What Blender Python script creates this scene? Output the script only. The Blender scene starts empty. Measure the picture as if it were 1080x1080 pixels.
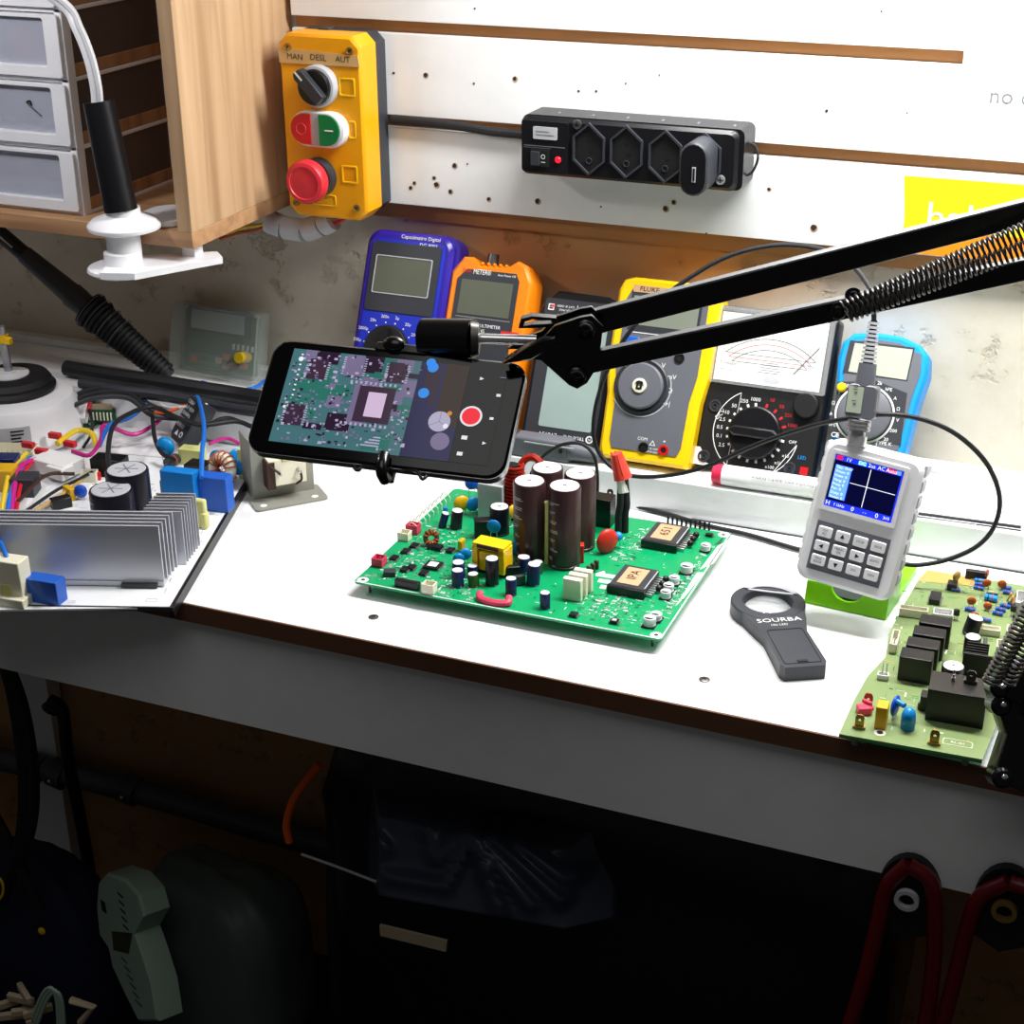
import bpy, math, random
from mathutils import Matrix, Vector
random.seed(7)
SC = bpy.context.scene
COL = SC.collection
# ---------------------------------------------------------------- camera model (metres, desk top at z = 0 while building, lifted to 0.75 at the end)
DESK = 0.75
FPX = 1694.3
YAW, PITCH, ROLL = .39550565, .43163717, -.00671821
CP = Vector((0, 0, .62))
def _cam():
    cy, sy, cp, sp = math.cos(YAW), math.sin(YAW), math.cos(PITCH), math.sin(PITCH)
    f = Vector((-sy*cp, cy*cp, -sp)); r0 = Vector((cy, sy, 0)); u0 = r0.cross(f)
    c, s = math.cos(ROLL), math.sin(ROLL)
    return r0*c+u0*s, u0*c-r0*s, f
CR, CU, CF = _cam()
def ray(x, y): return CR*((x-540)/FPX) - CU*((y-540)/FPX) + CF
def hit(x, y, ax, v):
    d = ray(x, y); t = (v-CP[ax])/d[ax]; return CP+d*t
def hz(x, y, z=0.): return hit(x, y, 2, z)
def hy(x, y, Y): return hit(x, y, 1, Y)
def zab(px, py, base):            # height of a point straight above `base` that appears at image row py
    d = ray(px, py); t = (base.y-CP.y)/d.y
    return (CP+d*t).z
# ---------------------------------------------------------------- materials
MATS = {}
def mat(name, c, rough=.5, metal=0., var=.06, scale=40., bump=0., emit=0., alpha=1., trans=0., coat=0., ior=1.45):
    m = bpy.data.materials.new(name); m.use_nodes = True
    nt = m.node_tree; b = nt.nodes['Principled BSDF']
    c = tuple((v/255.)**2.2 for v in c)
    b.inputs['Roughness'].default_value = rough; b.inputs['Metallic'].default_value = metal
    b.inputs['IOR'].default_value = ior
    if coat: b.inputs['Coat Weight'].default_value = coat
    if trans: b.inputs['Transmission Weight'].default_value = trans
    if alpha < 1: b.inputs['Alpha'].default_value = alpha
    tc = nt.nodes.new('ShaderNodeTexCoord'); n = nt.nodes.new('ShaderNodeTexNoise')
    n.inputs['Scale'].default_value = scale; n.inputs['Detail'].default_value = 3
    nt.links.new(tc.outputs['Object'], n.inputs['Vector'])
    mx = nt.nodes.new('ShaderNodeMix'); mx.data_type = 'RGBA'
    mx.inputs[6].default_value = tuple(v*(1-var) for v in c)+(1,)
    mx.inputs[7].default_value = tuple(min(1, v*(1+var)) for v in c)+(1,)
    nt.links.new(n.outputs['Fac'], mx.inputs[0]); nt.links.new(mx.outputs[2], b.inputs['Base Color'])
    if emit:
        b.inputs['Emission Color'].default_value = c+(1,); b.inputs['Emission Strength'].default_value = emit
    if bump:
        bp = nt.nodes.new('ShaderNodeBump'); bp.inputs['Strength'].default_value = bump; bp.inputs['Distance'].default_value = .002
        nt.links.new(n.outputs['Fac'], bp.inputs['Height']); nt.links.new(bp.outputs['Normal'], b.inputs['Normal'])
    MATS[name] = m; return m
for a in [('white_laminate', (238, 240, 242), .22), ('white_plastic', (232, 232, 236), .35), ('black_plastic', (24, 24, 27), .35), ('black_matte', (17, 17, 19), .6),
          ('dark_grey', (52, 54, 60), .45), ('mid_grey', (98, 100, 108), .45), ('light_grey', (176, 178, 184), .45), ('yellow', (236, 160, 8), .4), ('leather_flap_lit', (62, 67, 82), .33), ('band_brown', (104, 70, 52), .6),
          ('yellow_bright', (252, 200, 20), .35), ('orange', (245, 130, 20), .4), ('red', (200, 28, 34), .35), ('cap_top', (226, 226, 232), .35), ('red_soft', (215, 50, 62), .38), ('green_btn', (0, 120, 66), .3),
          ('purple_blue', (52, 36, 150), .3), ('panel_blue', (34, 50, 178), .4), ('sky_blue', (24, 142, 226), .4), ('lcd', (128, 134, 122), .25), ('lcd_green', (172, 184, 164), .25),
          ('lcd_dim', (92, 96, 84), .2), ('lcd_teal', (150, 170, 166), .08), ('pcb_green', (10, 148, 92), .35), ('pcb_dark', (18, 84, 54), .4), ('pcb_olive', (122, 142, 92), .35), ('pcb_edge', (28, 140, 80), .4), ('tan_resin', (186, 150, 84), .45),
          ('ink_white', (235, 238, 238), .5), ('ink_black', (22, 22, 24), .5), ('ink_red', (200, 40, 44), .5), ('ink_grey', (120, 122, 124), .5),
          ('cap_brown', (62, 42, 44), .3), ('cap_navy', (26, 38, 84), .3), ('cap_black', (26, 24, 34), .3), ('cap_green', (44, 84, 34), .35), ('cyan_disc', (18, 130, 200), .3), ('blue_disc', (26, 78, 190), .3), ('yellow_disc', (212, 164, 26), .35),
          ('orange_disc', (178, 84, 26), .45), ('cream', (228, 224, 200), .45), ('pale_yellow', (206, 206, 132), .5), ('blue_box', (36, 92, 190), .38), ('blue_box_light', (20, 118, 196), .38), ('coil_red', (150, 34, 22), .3), ('coil_copper', (176, 84, 44), .3),
          ('label_tan', (196, 154, 118), .6), ('film_red', (196, 44, 34), .4), ('pink_conn', (212, 62, 92), .45), ('wire_blue', (34, 110, 206), .35), ('wire_magenta', (190, 40, 130), .4), ('wire_yellow', (228, 196, 50), .4), ('wire_red', (196, 34, 50), .4),
          ('wire_white', (222, 222, 222), .4), ('rubber', (30, 30, 34), .6), ('green_stand', (124, 206, 20), .35), ('nut_red', (226, 72, 60), .4), ('brown_edge', (58, 34, 24), .6), ('drawer_clear', (176, 178, 196), .25), ('drawer_dark', (84, 74, 72), .4),
          ('marker_violet', (150, 142, 196), .4), ('pink_red', (226, 46, 84), .4), ('sticker_yellow', (252, 216, 26), .5), ('sticker_orange', (250, 140, 20), .5), ('tape_tan', (206, 166, 112), .4),
          ('dark_blue_cloth', (16, 22, 48), .8), ('olive', (58, 62, 40), .7), ('beige', (178, 160, 134), .6), ('pale_green', (150, 172, 156), .5), ('pipe_grey', (84, 84, 88), .4), ('orange_trim', (236, 96, 30), .5), ('red_handle', (92, 10, 18), .3), ('leather', (20, 21, 26), .28),
          ('white_bag', (78, 88, 84), .5), ('paper', (228, 230, 232), .6), ('cable_wrap', (200, 200, 206), .6), ('yellow_button', (210, 178, 20), .35), ('teal_label', (50, 112, 98), .5), ('grey_steel', (142, 142, 132), .45)]:
    mat(*a)
for n, c, r in [('steel', (186, 186, 190), .28), ('chrome', (228, 228, 232), .16), ('brass', (170, 140, 80), .35), ('dark_steel', (96, 94, 92), .35)]:
    mat(n, c, r, .75, .03)
mat('aluminium', (196, 198, 206), .36, .45, .03)
mat('clear_cover', (235, 238, 240), .08, alpha=.10)
mat('arm_black', (12, 12, 14), .28, 0., coat=.3)
mat('glass_black', (6, 7, 10), .12, 0., 0.)
mat('clear_plastic', (196, 206, 200), .18, alpha=.22)
mat('clear_window', (196, 200, 216), .2, alpha=.55)
mat('lens_glass', (235, 240, 242), .03, alpha=.25)
mat('led_red', (230, 20, 40), .3, emit=1.5)
E_ = {'e_navy': (10, 12, 44), 'e_blue': (34, 50, 214), 'e_skyblue': (96, 150, 226), 'e_white': (226, 230, 246), 'e_red': (226, 30, 80), 'e_cyan': (60, 190, 220), 'e_black': (4, 5, 8)}
for k, v in E_.items(): mat(k, v, .15, emit=1.1, var=0)
P_ = {'p_teal': (62, 100, 106), 'p_green': (42, 100, 90), 'p_mauve': (106, 98, 128), 'p_light': (158, 152, 178), 'p_dark': (42, 28, 46), 'p_chip': (58, 42, 58), 'p_die': (196, 172, 200), 'p_blue': (40, 128, 214), 'p_navy': (30, 28, 66),
      'p_brown': (44, 30, 24), 'p_amber': (190, 120, 40), 'p_black': (5, 6, 9), 'p_red': (222, 24, 44), 'p_white': (214, 214, 222)}
for k, v in P_.items(): mat(k, v, .12, emit=.9, var=0)
def nodes(name, rough):
    m = bpy.data.materials.new(name); m.use_nodes = True; nt = m.node_tree; b = nt.nodes['Principled BSDF']
    b.inputs['Roughness'].default_value = rough; tc = nt.nodes.new('ShaderNodeTexCoord'); MATS[name] = m
    return m, nt, b, tc
def lin(c): return tuple((v/255.)**2.2 for v in c)+(1,)
def ramp(nt, fac, stops):
    r = nt.nodes.new('ShaderNodeValToRGB'); e = r.color_ramp.elements
    e[0].position, e[0].color = stops[0][0], lin(stops[0][1]); e[1].position, e[1].color = stops[-1][0], lin(stops[-1][1])
    for p, c in stops[1:-1]:
        x = e.new(p); x.color = lin(c)
    nt.links.new(fac, r.inputs[0]); return r.outputs[0]
def wood(name, c1, c2, sc, axis='Z', rough=.5):
    m, nt, b, tc = nodes(name, rough)
    mp = nt.nodes.new('ShaderNodeMapping'); s = [60*sc]*3; s['XYZ'.index(axis)] = 3*sc; mp.inputs['Scale'].default_value = s
    nt.links.new(tc.outputs['Object'], mp.inputs[0]); n = nt.nodes.new('ShaderNodeTexNoise'); n.inputs['Scale'].default_value = 1; n.inputs['Detail'].default_value = 6
    n.inputs['Distortion'].default_value = .6
    nt.links.new(mp.outputs[0], n.inputs['Vector']); nt.links.new(ramp(nt, n.outputs['Fac'], [(.25, c2), (.5, c1), (.8, tuple(min(255, v+14) for v in c1))]), b.inputs['Base Color'])
wood('oak', (190, 156, 120), (160, 126, 92), 1., 'Z'); wood('rail_shade', (170, 128, 92), (136, 98, 68), 1., 'Z'); wood('oak_shelf', (180, 138, 100), (142, 104, 74), 1., 'X'); wood('pine_slot', (166, 112, 62), (120, 74, 40), .8, 'X')
# back wall: cream plaster with chips, a brown band painting in the panel's shadow below it and brown lower wall
m, nt, b, tc = nodes('plaster_wall', .8)
n1 = nt.nodes.new('ShaderNodeTexNoise'); n1.inputs['Scale'].default_value = 26; n1.inputs['Detail'].default_value = 8; n1.inputs['Roughness'].default_value = .65
n2 = nt.nodes.new('ShaderNodeTexNoise'); n2.inputs['Scale'].default_value = 5; n2.inputs['Detail'].default_value = 5
n3 = nt.nodes.new('ShaderNodeTexVoronoi'); n3.inputs['Scale'].default_value = 34
for n in (n1, n2, n3): nt.links.new(tc.outputs['Object'], n.inputs['Vector'])
sp = nt.nodes.new('ShaderNodeSeparateXYZ'); nt.links.new(tc.outputs['Object'], sp.inputs[0])
def mth(op, a, b_=None):
    x = nt.nodes.new('ShaderNodeMath'); x.operation = op
    for i, v in enumerate((a, b_)):
        if v is None: continue
        if isinstance(v, (int, float)): x.inputs[i].default_value = v
        else: nt.links.new(v, x.inputs[i])
    return x.outputs[0]
def mrange(v, a, b_):
    x = nt.nodes.new('ShaderNodeMapRange'); x.interpolation_type = 'SMOOTHSTEP'; nt.links.new(v, x.inputs[0]); x.inputs[1].default_value = a; x.inputs[2].default_value = b_; return x.outputs[0]
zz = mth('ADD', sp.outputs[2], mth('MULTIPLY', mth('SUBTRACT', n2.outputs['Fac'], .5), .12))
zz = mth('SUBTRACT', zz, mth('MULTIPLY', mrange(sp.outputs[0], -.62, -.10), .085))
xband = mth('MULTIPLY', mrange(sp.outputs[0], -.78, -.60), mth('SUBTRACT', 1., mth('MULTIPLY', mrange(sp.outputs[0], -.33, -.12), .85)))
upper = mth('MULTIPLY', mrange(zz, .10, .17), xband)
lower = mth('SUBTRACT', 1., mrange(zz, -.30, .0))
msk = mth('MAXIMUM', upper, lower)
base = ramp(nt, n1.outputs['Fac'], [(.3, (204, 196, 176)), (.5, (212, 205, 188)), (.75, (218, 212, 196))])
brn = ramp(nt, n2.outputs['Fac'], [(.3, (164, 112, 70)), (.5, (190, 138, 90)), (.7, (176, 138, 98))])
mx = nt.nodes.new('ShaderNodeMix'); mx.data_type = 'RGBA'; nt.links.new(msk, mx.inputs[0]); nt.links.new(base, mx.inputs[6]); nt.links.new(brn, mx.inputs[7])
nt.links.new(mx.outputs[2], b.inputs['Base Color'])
bp = nt.nodes.new('ShaderNodeBump'); bp.inputs['Strength'].default_value = .7; bp.inputs['Distance'].default_value = .004
chip = mth('ADD', mth('MULTIPLY', mrange(n1.outputs['Fac'], .30, .42), 1.), mth('MULTIPLY', n3.outputs['Distance'], .15))
nt.links.new(chip, bp.inputs['Height']); nt.links.new(bp.outputs['Normal'], b.inputs['Normal'])
mat('floor_dark', (46, 42, 38), .8, bump=.3)
# ---------------------------------------------------------------- mesh builder (vertices in world coordinates)
class MB:
    def __init__(s, M=None): s.M = M or Matrix(); s.v = []; s.f = []; s.m = []; s.names = []
    def mi(s, n):
        if n not in s.names: s.names.append(n)
        return s.names.index(n)
    def add(s, vs, fs, m, T=None):
        T = s.M @ T if T is not None else s.M
        o = len(s.v); s.v += [T @ Vector(p) for p in vs]; k = s.mi(m)
        for f in fs: s.f.append([o+i for i in f]); s.m.append(k)
        return s
    def box(s, c, d, m, T=None, rot=0):
        x, y, z = [v/2 for v in d]
        vs = [(a*x, b*y, e*z) for e in (-1, 1) for a, b in ((-1, -1), (1, -1), (1, 1), (-1, 1))]
        Q = Matrix.Translation(c) @ Matrix.Rotation(rot, 4, 'Z')
        if T is not None: Q = T @ Q
        return s.add(vs, [(3, 2, 1, 0), (4, 5, 6, 7), (0, 1, 5, 4), (1, 2, 6, 5), (2, 3, 7, 6), (3, 0, 4, 7)], m, Q)
    def prism(s, pts, z0, z1, m, top=None, inset=0, T=None):
        n = len(pts); cx = sum(p[0] for p in pts)/n; cy = sum(p[1] for p in pts)/n
        area = sum(pts[i][0]*pts[(i+1) % n][1]-pts[(i+1) % n][0]*pts[i][1] for i in range(n))
        if area < 0: pts = pts[::-1]
        w = max(p[0] for p in pts)-min(p[0] for p in pts); h = max(p[1] for p in pts)-min(p[1] for p in pts)
        kx = 1-2*inset/w if w else 1; ky = 1-2*inset/h if h else 1
        mx_ = (max(p[0] for p in pts)+min(p[0] for p in pts))/2; my_ = (max(p[1] for p in pts)+min(p[1] for p in pts))/2
        if inset:
            zb = z1-(inset if z1 > z0 else -inset)
            rings = [[(x, y, z0) for x, y in pts], [(x, y, zb) for x, y in pts], [(mx_+(x-mx_)*kx, my_+(y-my_)*ky, z1) for x, y in pts]]
        else: rings = [[(x, y, z0) for x, y in pts], [(x, y, z1) for x, y in pts]]
        vs = sum(rings, []); fs = []
        for k in range(len(rings)-1):
            for i in range(n): fs.append((k*n+i, k*n+(i+1) % n, (k+1)*n+(i+1) % n, (k+1)*n+i))
        s.add(vs, fs, m, T); s.add(rings[0], [tuple(range(n))[::-1]], m, T); s.add(rings[-1], [tuple(range(n))], top or m, T); return s
    def ring(s, outer, inner, z0, z1, m, T=None):      # frame between two outlines with the same number of points
        n = len(outer); vs = [(x, y, z) for z in (z0, z1) for o in (outer, inner) for x, y in o]; fs = []
        for i in range(n):
            j = (i+1) % n
            fs += [(2*n+i, 2*n+j, 3*n+j, 3*n+i), (i, j, 2*n+j, 2*n+i), (n+j, n+i, 3*n+i, 3*n+j), (j, i, n+i, n+j)]
        return s.add(vs, fs, m, T)
    def cyl(s, p0, p1, r0, r1=None, m='steel', n=20, top=None, cap=True):
        r1 = r0 if r1 is None else r1; p0 = Vector(p0); p1 = Vector(p1); a = (p1-p0).normalized()
        u = a.orthogonal().normalized(); w = a.cross(u)
        A = [p0+(u*math.cos(t)+w*math.sin(t))*r0 for t in [2*math.pi*i/n for i in range(n)]]
        B = [p1+(u*math.cos(t)+w*math.sin(t))*r1 for t in [2*math.pi*i/n for i in range(n)]]
        s.add(A+B, [(i, (i+1) % n, n+(i+1) % n, n+i) for i in range(n)], m)
        if cap: s.add(A, [tuple(range(n))[::-1]], m); s.add(B, [tuple(range(n))], top or m)
        return s
    def lathe(s, prof, m, c=(0, 0, 0), T=None, n=28, sx=1, sy=1):
        vs = []; fs = []
        for r, z in prof:
            for i in range(n):
                t = 2*math.pi*i/n; vs.append((c[0]+r*math.cos(t)*sx, c[1]+r*math.sin(t)*sy, c[2]+z))
        for k in range(len(prof)-1):
            for i in range(n): fs.append((k*n+i, k*n+(i+1) % n, (k+1)*n+(i+1) % n, (k+1)*n+i))
        s.add(vs, fs, m, T)
        for k, rev in ((0, True), (len(prof)-1, False)):
            if prof[k][0] > 1e-6:
                q = vs[k*n:(k+1)*n]; s.add(q, [tuple(range(n))[::-1] if rev else tuple(range(n))], m, T)
        return s
    def ell(s, c, r, m, n=16, k=10, T=None):
        pr = [(math.sin(math.pi*i/k), -math.cos(math.pi*i/k)) for i in range(k+1)]
        vs = [(c[0]+r[0]*a*math.cos(2*math.pi*j/n), c[1]+r[1]*a*math.sin(2*math.pi*j/n), c[2]+r[2]*b_) for a, b_ in pr for j in range(n)]
        fs = [(i*n+j, i*n+(j+1) % n, (i+1)*n+(j+1) % n, (i+1)*n+j) for i in range(k) for j in range(n)]
        return s.add(vs, fs, m, T)
    def tube(s, pts, r, m, n=8, sub=6, closed=False, smooth=True):
        P = [Vector(p) for p in pts]
        if smooth and len(P) > 2:
            Q = []; N = len(P)
            for i in range(N if closed else N-1):
                a = P[i-1] if (i or closed) else P[0]*2-P[1]; b_ = P[i]; c = P[(i+1) % N]; d = P[(i+2) % N] if (i+2 < N or closed) else P[-1]*2-P[-2]
                for k in range(sub):
                    t = k/sub; Q.append(.5*((2*b_)+(c-a)*t+(2*a-5*b_+4*c-d)*t*t+(3*b_-a-3*c+d)*t**3))
            if not closed: Q.append(P[-1])
            P = Q
        N = len(P); vs = []; u = None
        for i, p in enumerate(P):
            a = (P[(i+1) % N] if (closed or i < N-1) else p)-(P[i-1] if (i or closed) else p)
            if a.length < 1e-9: a = Vector((0, 0, 1))
            a.normalize()
            if u is None: u = a.orthogonal().normalized()
            u = (u-a*u.dot(a)); u = u.normalized() if u.length > 1e-6 else a.orthogonal().normalized(); w = a.cross(u)
            rr = r[min(len(r)-1, int(i/(N-1)*len(r)))] if isinstance(r, (list, tuple)) else r
            vs += [p+(u*math.cos(t)+w*math.sin(t))*rr for t in [2*math.pi*j/n for j in range(n)]]
        fs = [(i*n+j, i*n+(j+1) % n, ((i+1) % N)*n+(j+1) % n, ((i+1) % N)*n+j) for i in range(N if closed else N-1) for j in range(n)]
        if not closed: fs += [tuple(range(n))[::-1], tuple(range((N-1)*n, N*n))]
        return s.add(vs, fs, m)
    def helix(s, p0, p1, R, r, turns, m, n=5, per=12):
        p0 = Vector(p0); p1 = Vector(p1); a = (p1-p0); u = a.normalized().orthogonal().normalized(); w = a.normalized().cross(u)
        N = int(turns*per); pts = [p0+a*(i/N)+(u*math.cos(2*math.pi*i/per)+w*math.sin(2*math.pi*i/per))*R for i in range(N+1)]
        return s.tube(pts, r, m, n=n, smooth=False)
    def quad(s, pts, z, m, T=None):
        area = sum(pts[i][0]*pts[(i+1) % len(pts)][1]-pts[(i+1) % len(pts)][0]*pts[i][1] for i in range(len(pts)))
        if area < 0: pts = pts[::-1]
        return s.add([(x, y, z) for x, y in pts], [tuple(range(len(pts)))], m, T)
    def rect(s, x0, y0, x1, y1, z, m, T=None): return s.quad([(x0, y0), (x1, y0), (x1, y1), (x0, y1)], z, m, T)
    def text(s, t, size, x, y, z, m, rot=0, align='CENTER', T=None, sx=1.):
        vs, fs = glyphs(t, align)
        Q = Matrix.Translation((x, y, z)) @ Matrix.Rotation(rot, 4, 'Z') @ Matrix.Diagonal((size*sx, size, 1, 1))
        if T is not None: Q = T @ Q
        return s.add(vs, fs, m, Q)
_G = {}
def glyphs(t, align):
    if (t, align) in _G: return _G[(t, align)]
    cu = bpy.data.curves.new('lettering', 'FONT'); cu.body = t; cu.align_x = align; cu.align_y = 'CENTER'; cu.resolution_u = 2
    o = bpy.data.objects.new('lettering', cu); COL.objects.link(o); dg = bpy.context.evaluated_depsgraph_get(); dg.update()
    me = bpy.data.meshes.new_from_object(o.evaluated_get(dg))
    r = ([tuple(v.co) for v in me.vertices], [tuple(p.vertices) for p in me.polygons])
    bpy.data.objects.remove(o); bpy.data.curves.remove(cu); bpy.data.meshes.remove(me); _G[(t, align)] = r; return r
def rr(x0, y0, x1, y1, r, k=4):
    if x0 > x1: x0, x1 = x1, x0
    if y0 > y1: y0, y1 = y1, y0
    o = []
    for cx, cy, a in ((x1-r, y0+r, -90), (x1-r, y1-r, 0), (x0+r, y1-r, 90), (x0+r, y0+r, 180)):
        for i in range(k+1):
            t = math.radians(a+90*i/k); o.append((cx+r*math.cos(t), cy+r*math.sin(t)))
    return o
def circ(x, y, r, n=20, a0=0, a1=360, ry=None):
    return [(x+r*math.cos(math.radians(a0+(a1-a0)*i/n)), y+(ry or r)*math.sin(math.radians(a0+(a1-a0)*i/n))) for i in range(n if a1-a0 == 360 else n+1)]
WM = {}
def obj(name, mb, parent=None, bevel=0., smooth=35, origin=None):
    if parent is not None:
        W = WM[parent]
    else:
        if origin is None:
            xs = [p.x for p in mb.v]; ys = [p.y for p in mb.v]; zs = [p.z for p in mb.v]
            origin = ((min(xs)+max(xs))/2, (min(ys)+max(ys))/2, min(zs))
        W = Matrix.Translation(origin)
    Wi = W.inverted(); me = bpy.data.meshes.new(name)
    me.from_pydata([tuple(Wi @ p) for p in mb.v], [], mb.f)
    for n in mb.names: me.materials.append(MATS[n])
    me.polygons.foreach_set('material_index', mb.m); me.update()
    if smooth: me.shade_smooth(); me.set_sharp_from_angle(angle=math.radians(smooth))
    o = bpy.data.objects.new(name, me); COL.objects.link(o)
    if parent is not None: o.parent = parent; WM[o] = W
    else: o.matrix_world = W; WM[o] = W
    if bevel:
        b = o.modifiers.new('bevel', 'BEVEL'); b.width = bevel; b.segments = 2; b.limit_method = 'ANGLE'; b.angle_limit = math.radians(50)
    return o
def tag(o, label, cat, group=None):
    o['label'] = label; o['category'] = cat
    if group: o['group'] = group
    return o
def thing(name, label, cat, loc, rotz=0, group=None):
    o = bpy.data.objects.new(name, None); COL.objects.link(o); o.empty_display_size = .02
    o.matrix_world = Matrix.Translation(loc) @ Matrix.Rotation(rotz, 4, 'Z'); WM[o] = o.matrix_world.copy()
    return tag(o, label, cat, group)
def struct(name, mb, **k):
    o = obj(name, mb, **k); o['kind'] = 'structure'; return o
class Frame:                       # a flat face standing somewhere: local x right, y up the face, z out of it
    def __init__(s, o, X, Y):
        s.o = Vector(o); s.X = Vector(X).normalized(); Y = Vector(Y); Y = Y-s.X*Y.dot(s.X); s.Y = Y.normalized(); s.Z = s.X.cross(s.Y)
        s.M = Matrix.Translation(s.o) @ Matrix((s.X, s.Y, s.Z)).transposed().to_4x4()
    def uv(s, px, py, z=0.):
        d = ray(px, py); o = s.o+s.Z*z; t = (o-CP).dot(s.Z)/d.dot(s.Z); q = CP+d*t-o; return (q.dot(s.X), q.dot(s.Y))
    def P(s, *pts, z=0.): return [s.uv(a, b, z) for a, b in pts]
    def w(s, x, y, z=0.): return s.M @ Vector((x, y, z))
WALL = 1.408; LEDGE = .035
# ================================================================ setting
YP = 1.394
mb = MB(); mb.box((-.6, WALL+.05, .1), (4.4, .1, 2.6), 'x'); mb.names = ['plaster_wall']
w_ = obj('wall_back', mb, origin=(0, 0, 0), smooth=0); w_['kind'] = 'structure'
MATS_floor = MB().box((-.6, .3, -.775), (4.4, 2.4, .05), 'floor_dark'); struct('floor', MATS_floor)
# slotted white panel over pine boards
z_b = (hy(416, 214, YP).z+hy(947, 267, YP).z)/2
s2b = (hy(415, 134.2, YP).z+hy(1080, 186.5, YP).z)/2; s2t = (hy(415, 121.3, YP).z+hy(1080, 172, YP).z)/2
s1b = (hy(318, 30, YP).z+hy(1015, 68.3, YP).z)/2; s1t = (hy(317, 16.3, YP).z+hy(1016.5, 54.3, YP).z)/2
xs = hy(1016, 60, YP).x; XL, XR = -.808, .6
pan = thing('slotted_wall_panel', 'large white slotted board with brown wood in its slots, fixed across the wall above the meters', 'wall panel', ((XL+XR)/2, WALL, z_b))
mb = MB(); yc = (YP+1.403)/2; yd = 1.403-YP
for a, b_, x0, x1 in ((z_b, s2b, XL, XR), (s2t, s1b, XL, XR), (s1b, s1t, xs, XR), (s1t, .62, XL, XR)):
    mb.box(((x0+x1)/2, yc, (a+b_)/2), (x1-x0, yd, b_-a), 'white_laminate')
PF = Frame((0, YP, 0), (1, 0, 0), (0, 0, 1))
holes = [(415.5, 77, 1.6), (449, 79, 2.6), (500, 88, 1.3), (543, 83, 2.6), (501, 9, 1.2), (437, 193, 2), (433, 198, 2.2), (458, 187.5, 2), (460.5, 194.5, 3), (475, 202, 2.6), (479.5, 174.5, 2.8), (493, 173, 1.2), (515.5, 210, 2.4),
         (610.5, 96, 1.4), (629, 96, 1.4), (660, 88, 1), (695.5, 79, 1), (567, 212, 3), (634, 218, 1.2), (702, 220, 3.1), (710.5, 213, 2.4), (811, 199.5, 2), (930, 12, 1.2), (872, 117, 1.8), (957, 119, 1), (858, 240, 3.4), (745, 246, 1.2)]
for px, py, r in holes:
    u, v = PF.uv(px, py); k = r*.00078
    if r > 1.9: mb.quad(circ(u+k*.2, v-k*.2, k*1.35, 12), .00025, 'beige', PF.M)
    mb.quad([(x+random.uniform(-.2, .2)*k, y+random.uniform(-.2, .2)*k) for x, y in circ(u, v, k, 9)], .0004, 'brown_edge', PF.M)
u, v = PF.uv(1043, 101); mb.text('no c', .019, u, v, .0003, 'ink_grey', align='LEFT', T=PF.M)
a = PF.uv(1018, 138); mb.rect(a[0], a[1]-.0004, a[0]+.2, a[1], .0003, 'ink_grey', PF.M)
obj('panel_board', mb, pan, bevel=.0006)
mb = MB().box(((XL+XR)/2, 1.4055, .42), (XR-XL, .005, .4), 'pine_slot'); obj('backing_board', mb, pan)
# sticker
mb = MB(); a = PF.uv(954, 185); b_ = PF.uv(948.3, 262); zz0 = z_b+.001
mb.quad([(a[0], a[1]), (a[0]+.2, a[1]+.001), (a[0]+.2, zz0+.022), (b_[0]+.003, zz0+.022)], .0006, 'sticker_yellow', PF.M)
mb.quad([(b_[0]+.003, zz0+.022), (a[0]+.2, zz0+.022), (a[0]+.2, zz0), (b_[0]+.002, zz0)], .0006, 'sticker_orange', PF.M)
mb.rect(b_[0]+.002, zz0, a[0]+.2, a[1]-.002, .0002, 'sticker_yellow', PF.M)
u, v = PF.uv(976, 229); mb.text('hal', .036, u, v, .0009, 'ink_white', align='LEFT', T=PF.M)
tag(obj('advertising_sticker', mb), 'yellow and orange sticker with thin white letters at the lower right of the slotted panel', 'sticker')
# ================================================================ workbench
X0, X1, YF, YL = -1.45, .45, .976, 1.288
bench = thing('workbench', 'white laminate workbench with a brown front edge, carrying the circuit boards and tools', 'workbench', ((X0+X1)/2, (YF+WALL)/2, -DESK))
mb = MB().box(((X0+X1)/2, (YF+.0015+WALL)/2, -.008), (X1-X0, WALL-YF-.0015, .016), 'white_laminate'); obj('worktop', mb, bench)
mb = MB().box(((X0+X1)/2, YF+.0006, -.0085), (X1-X0, .0015, .0165), 'band_brown'); obj('edge_band', mb, bench)
mb = MB().box(((X0+X1)/2, .993, -.0645), (X1-X0, .015, .097), 'white_laminate'); obj('front_apron', mb, bench)
_l0 = hy(18, 740, 1.39).x; _l1 = hy(57, 740, 1.39).x
obj('leg', MB().box(((_l0+_l1)/2, 1.393, -.383), (_l1-_l0, .024, .734), 'white_laminate'), bench, bevel=.001)
obj('leg', MB().box((.40, 1.03, -.383), (.026, .05, .734), 'white_laminate'), bench, bevel=.001)
mb = MB().box(((X0+X1)/2, (YL+WALL)/2, LEDGE/2), (X1-X0, WALL-YL, LEDGE), 'white_laminate'); mb.box(((X0+X1)/2, 1.4005, LEDGE+.004), (X1-X0, .015, .008), 'white_laminate')
obj('rear_shelf', mb, bench, bevel=.0012)
obj('joint_strip', MB().box((.04, YL-.0005, .0006), (.80, .001, .0012), 'dark_grey'), bench)
for px, py in ((394, 651), (743, 717)):
    c = hz(px, py); mb = MB(); mb.lathe([(.0042, 0), (.0042, .0006), (.003, .0011), (.0, .0012)], 'dark_steel', c, n=20)
    for r in (0, math.pi/2): mb.box((c.x, c.y, .0013), (.0036, .0007, .0003), 'ink_black', rot=r+.6)
    obj('screw', mb, bench)
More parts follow.
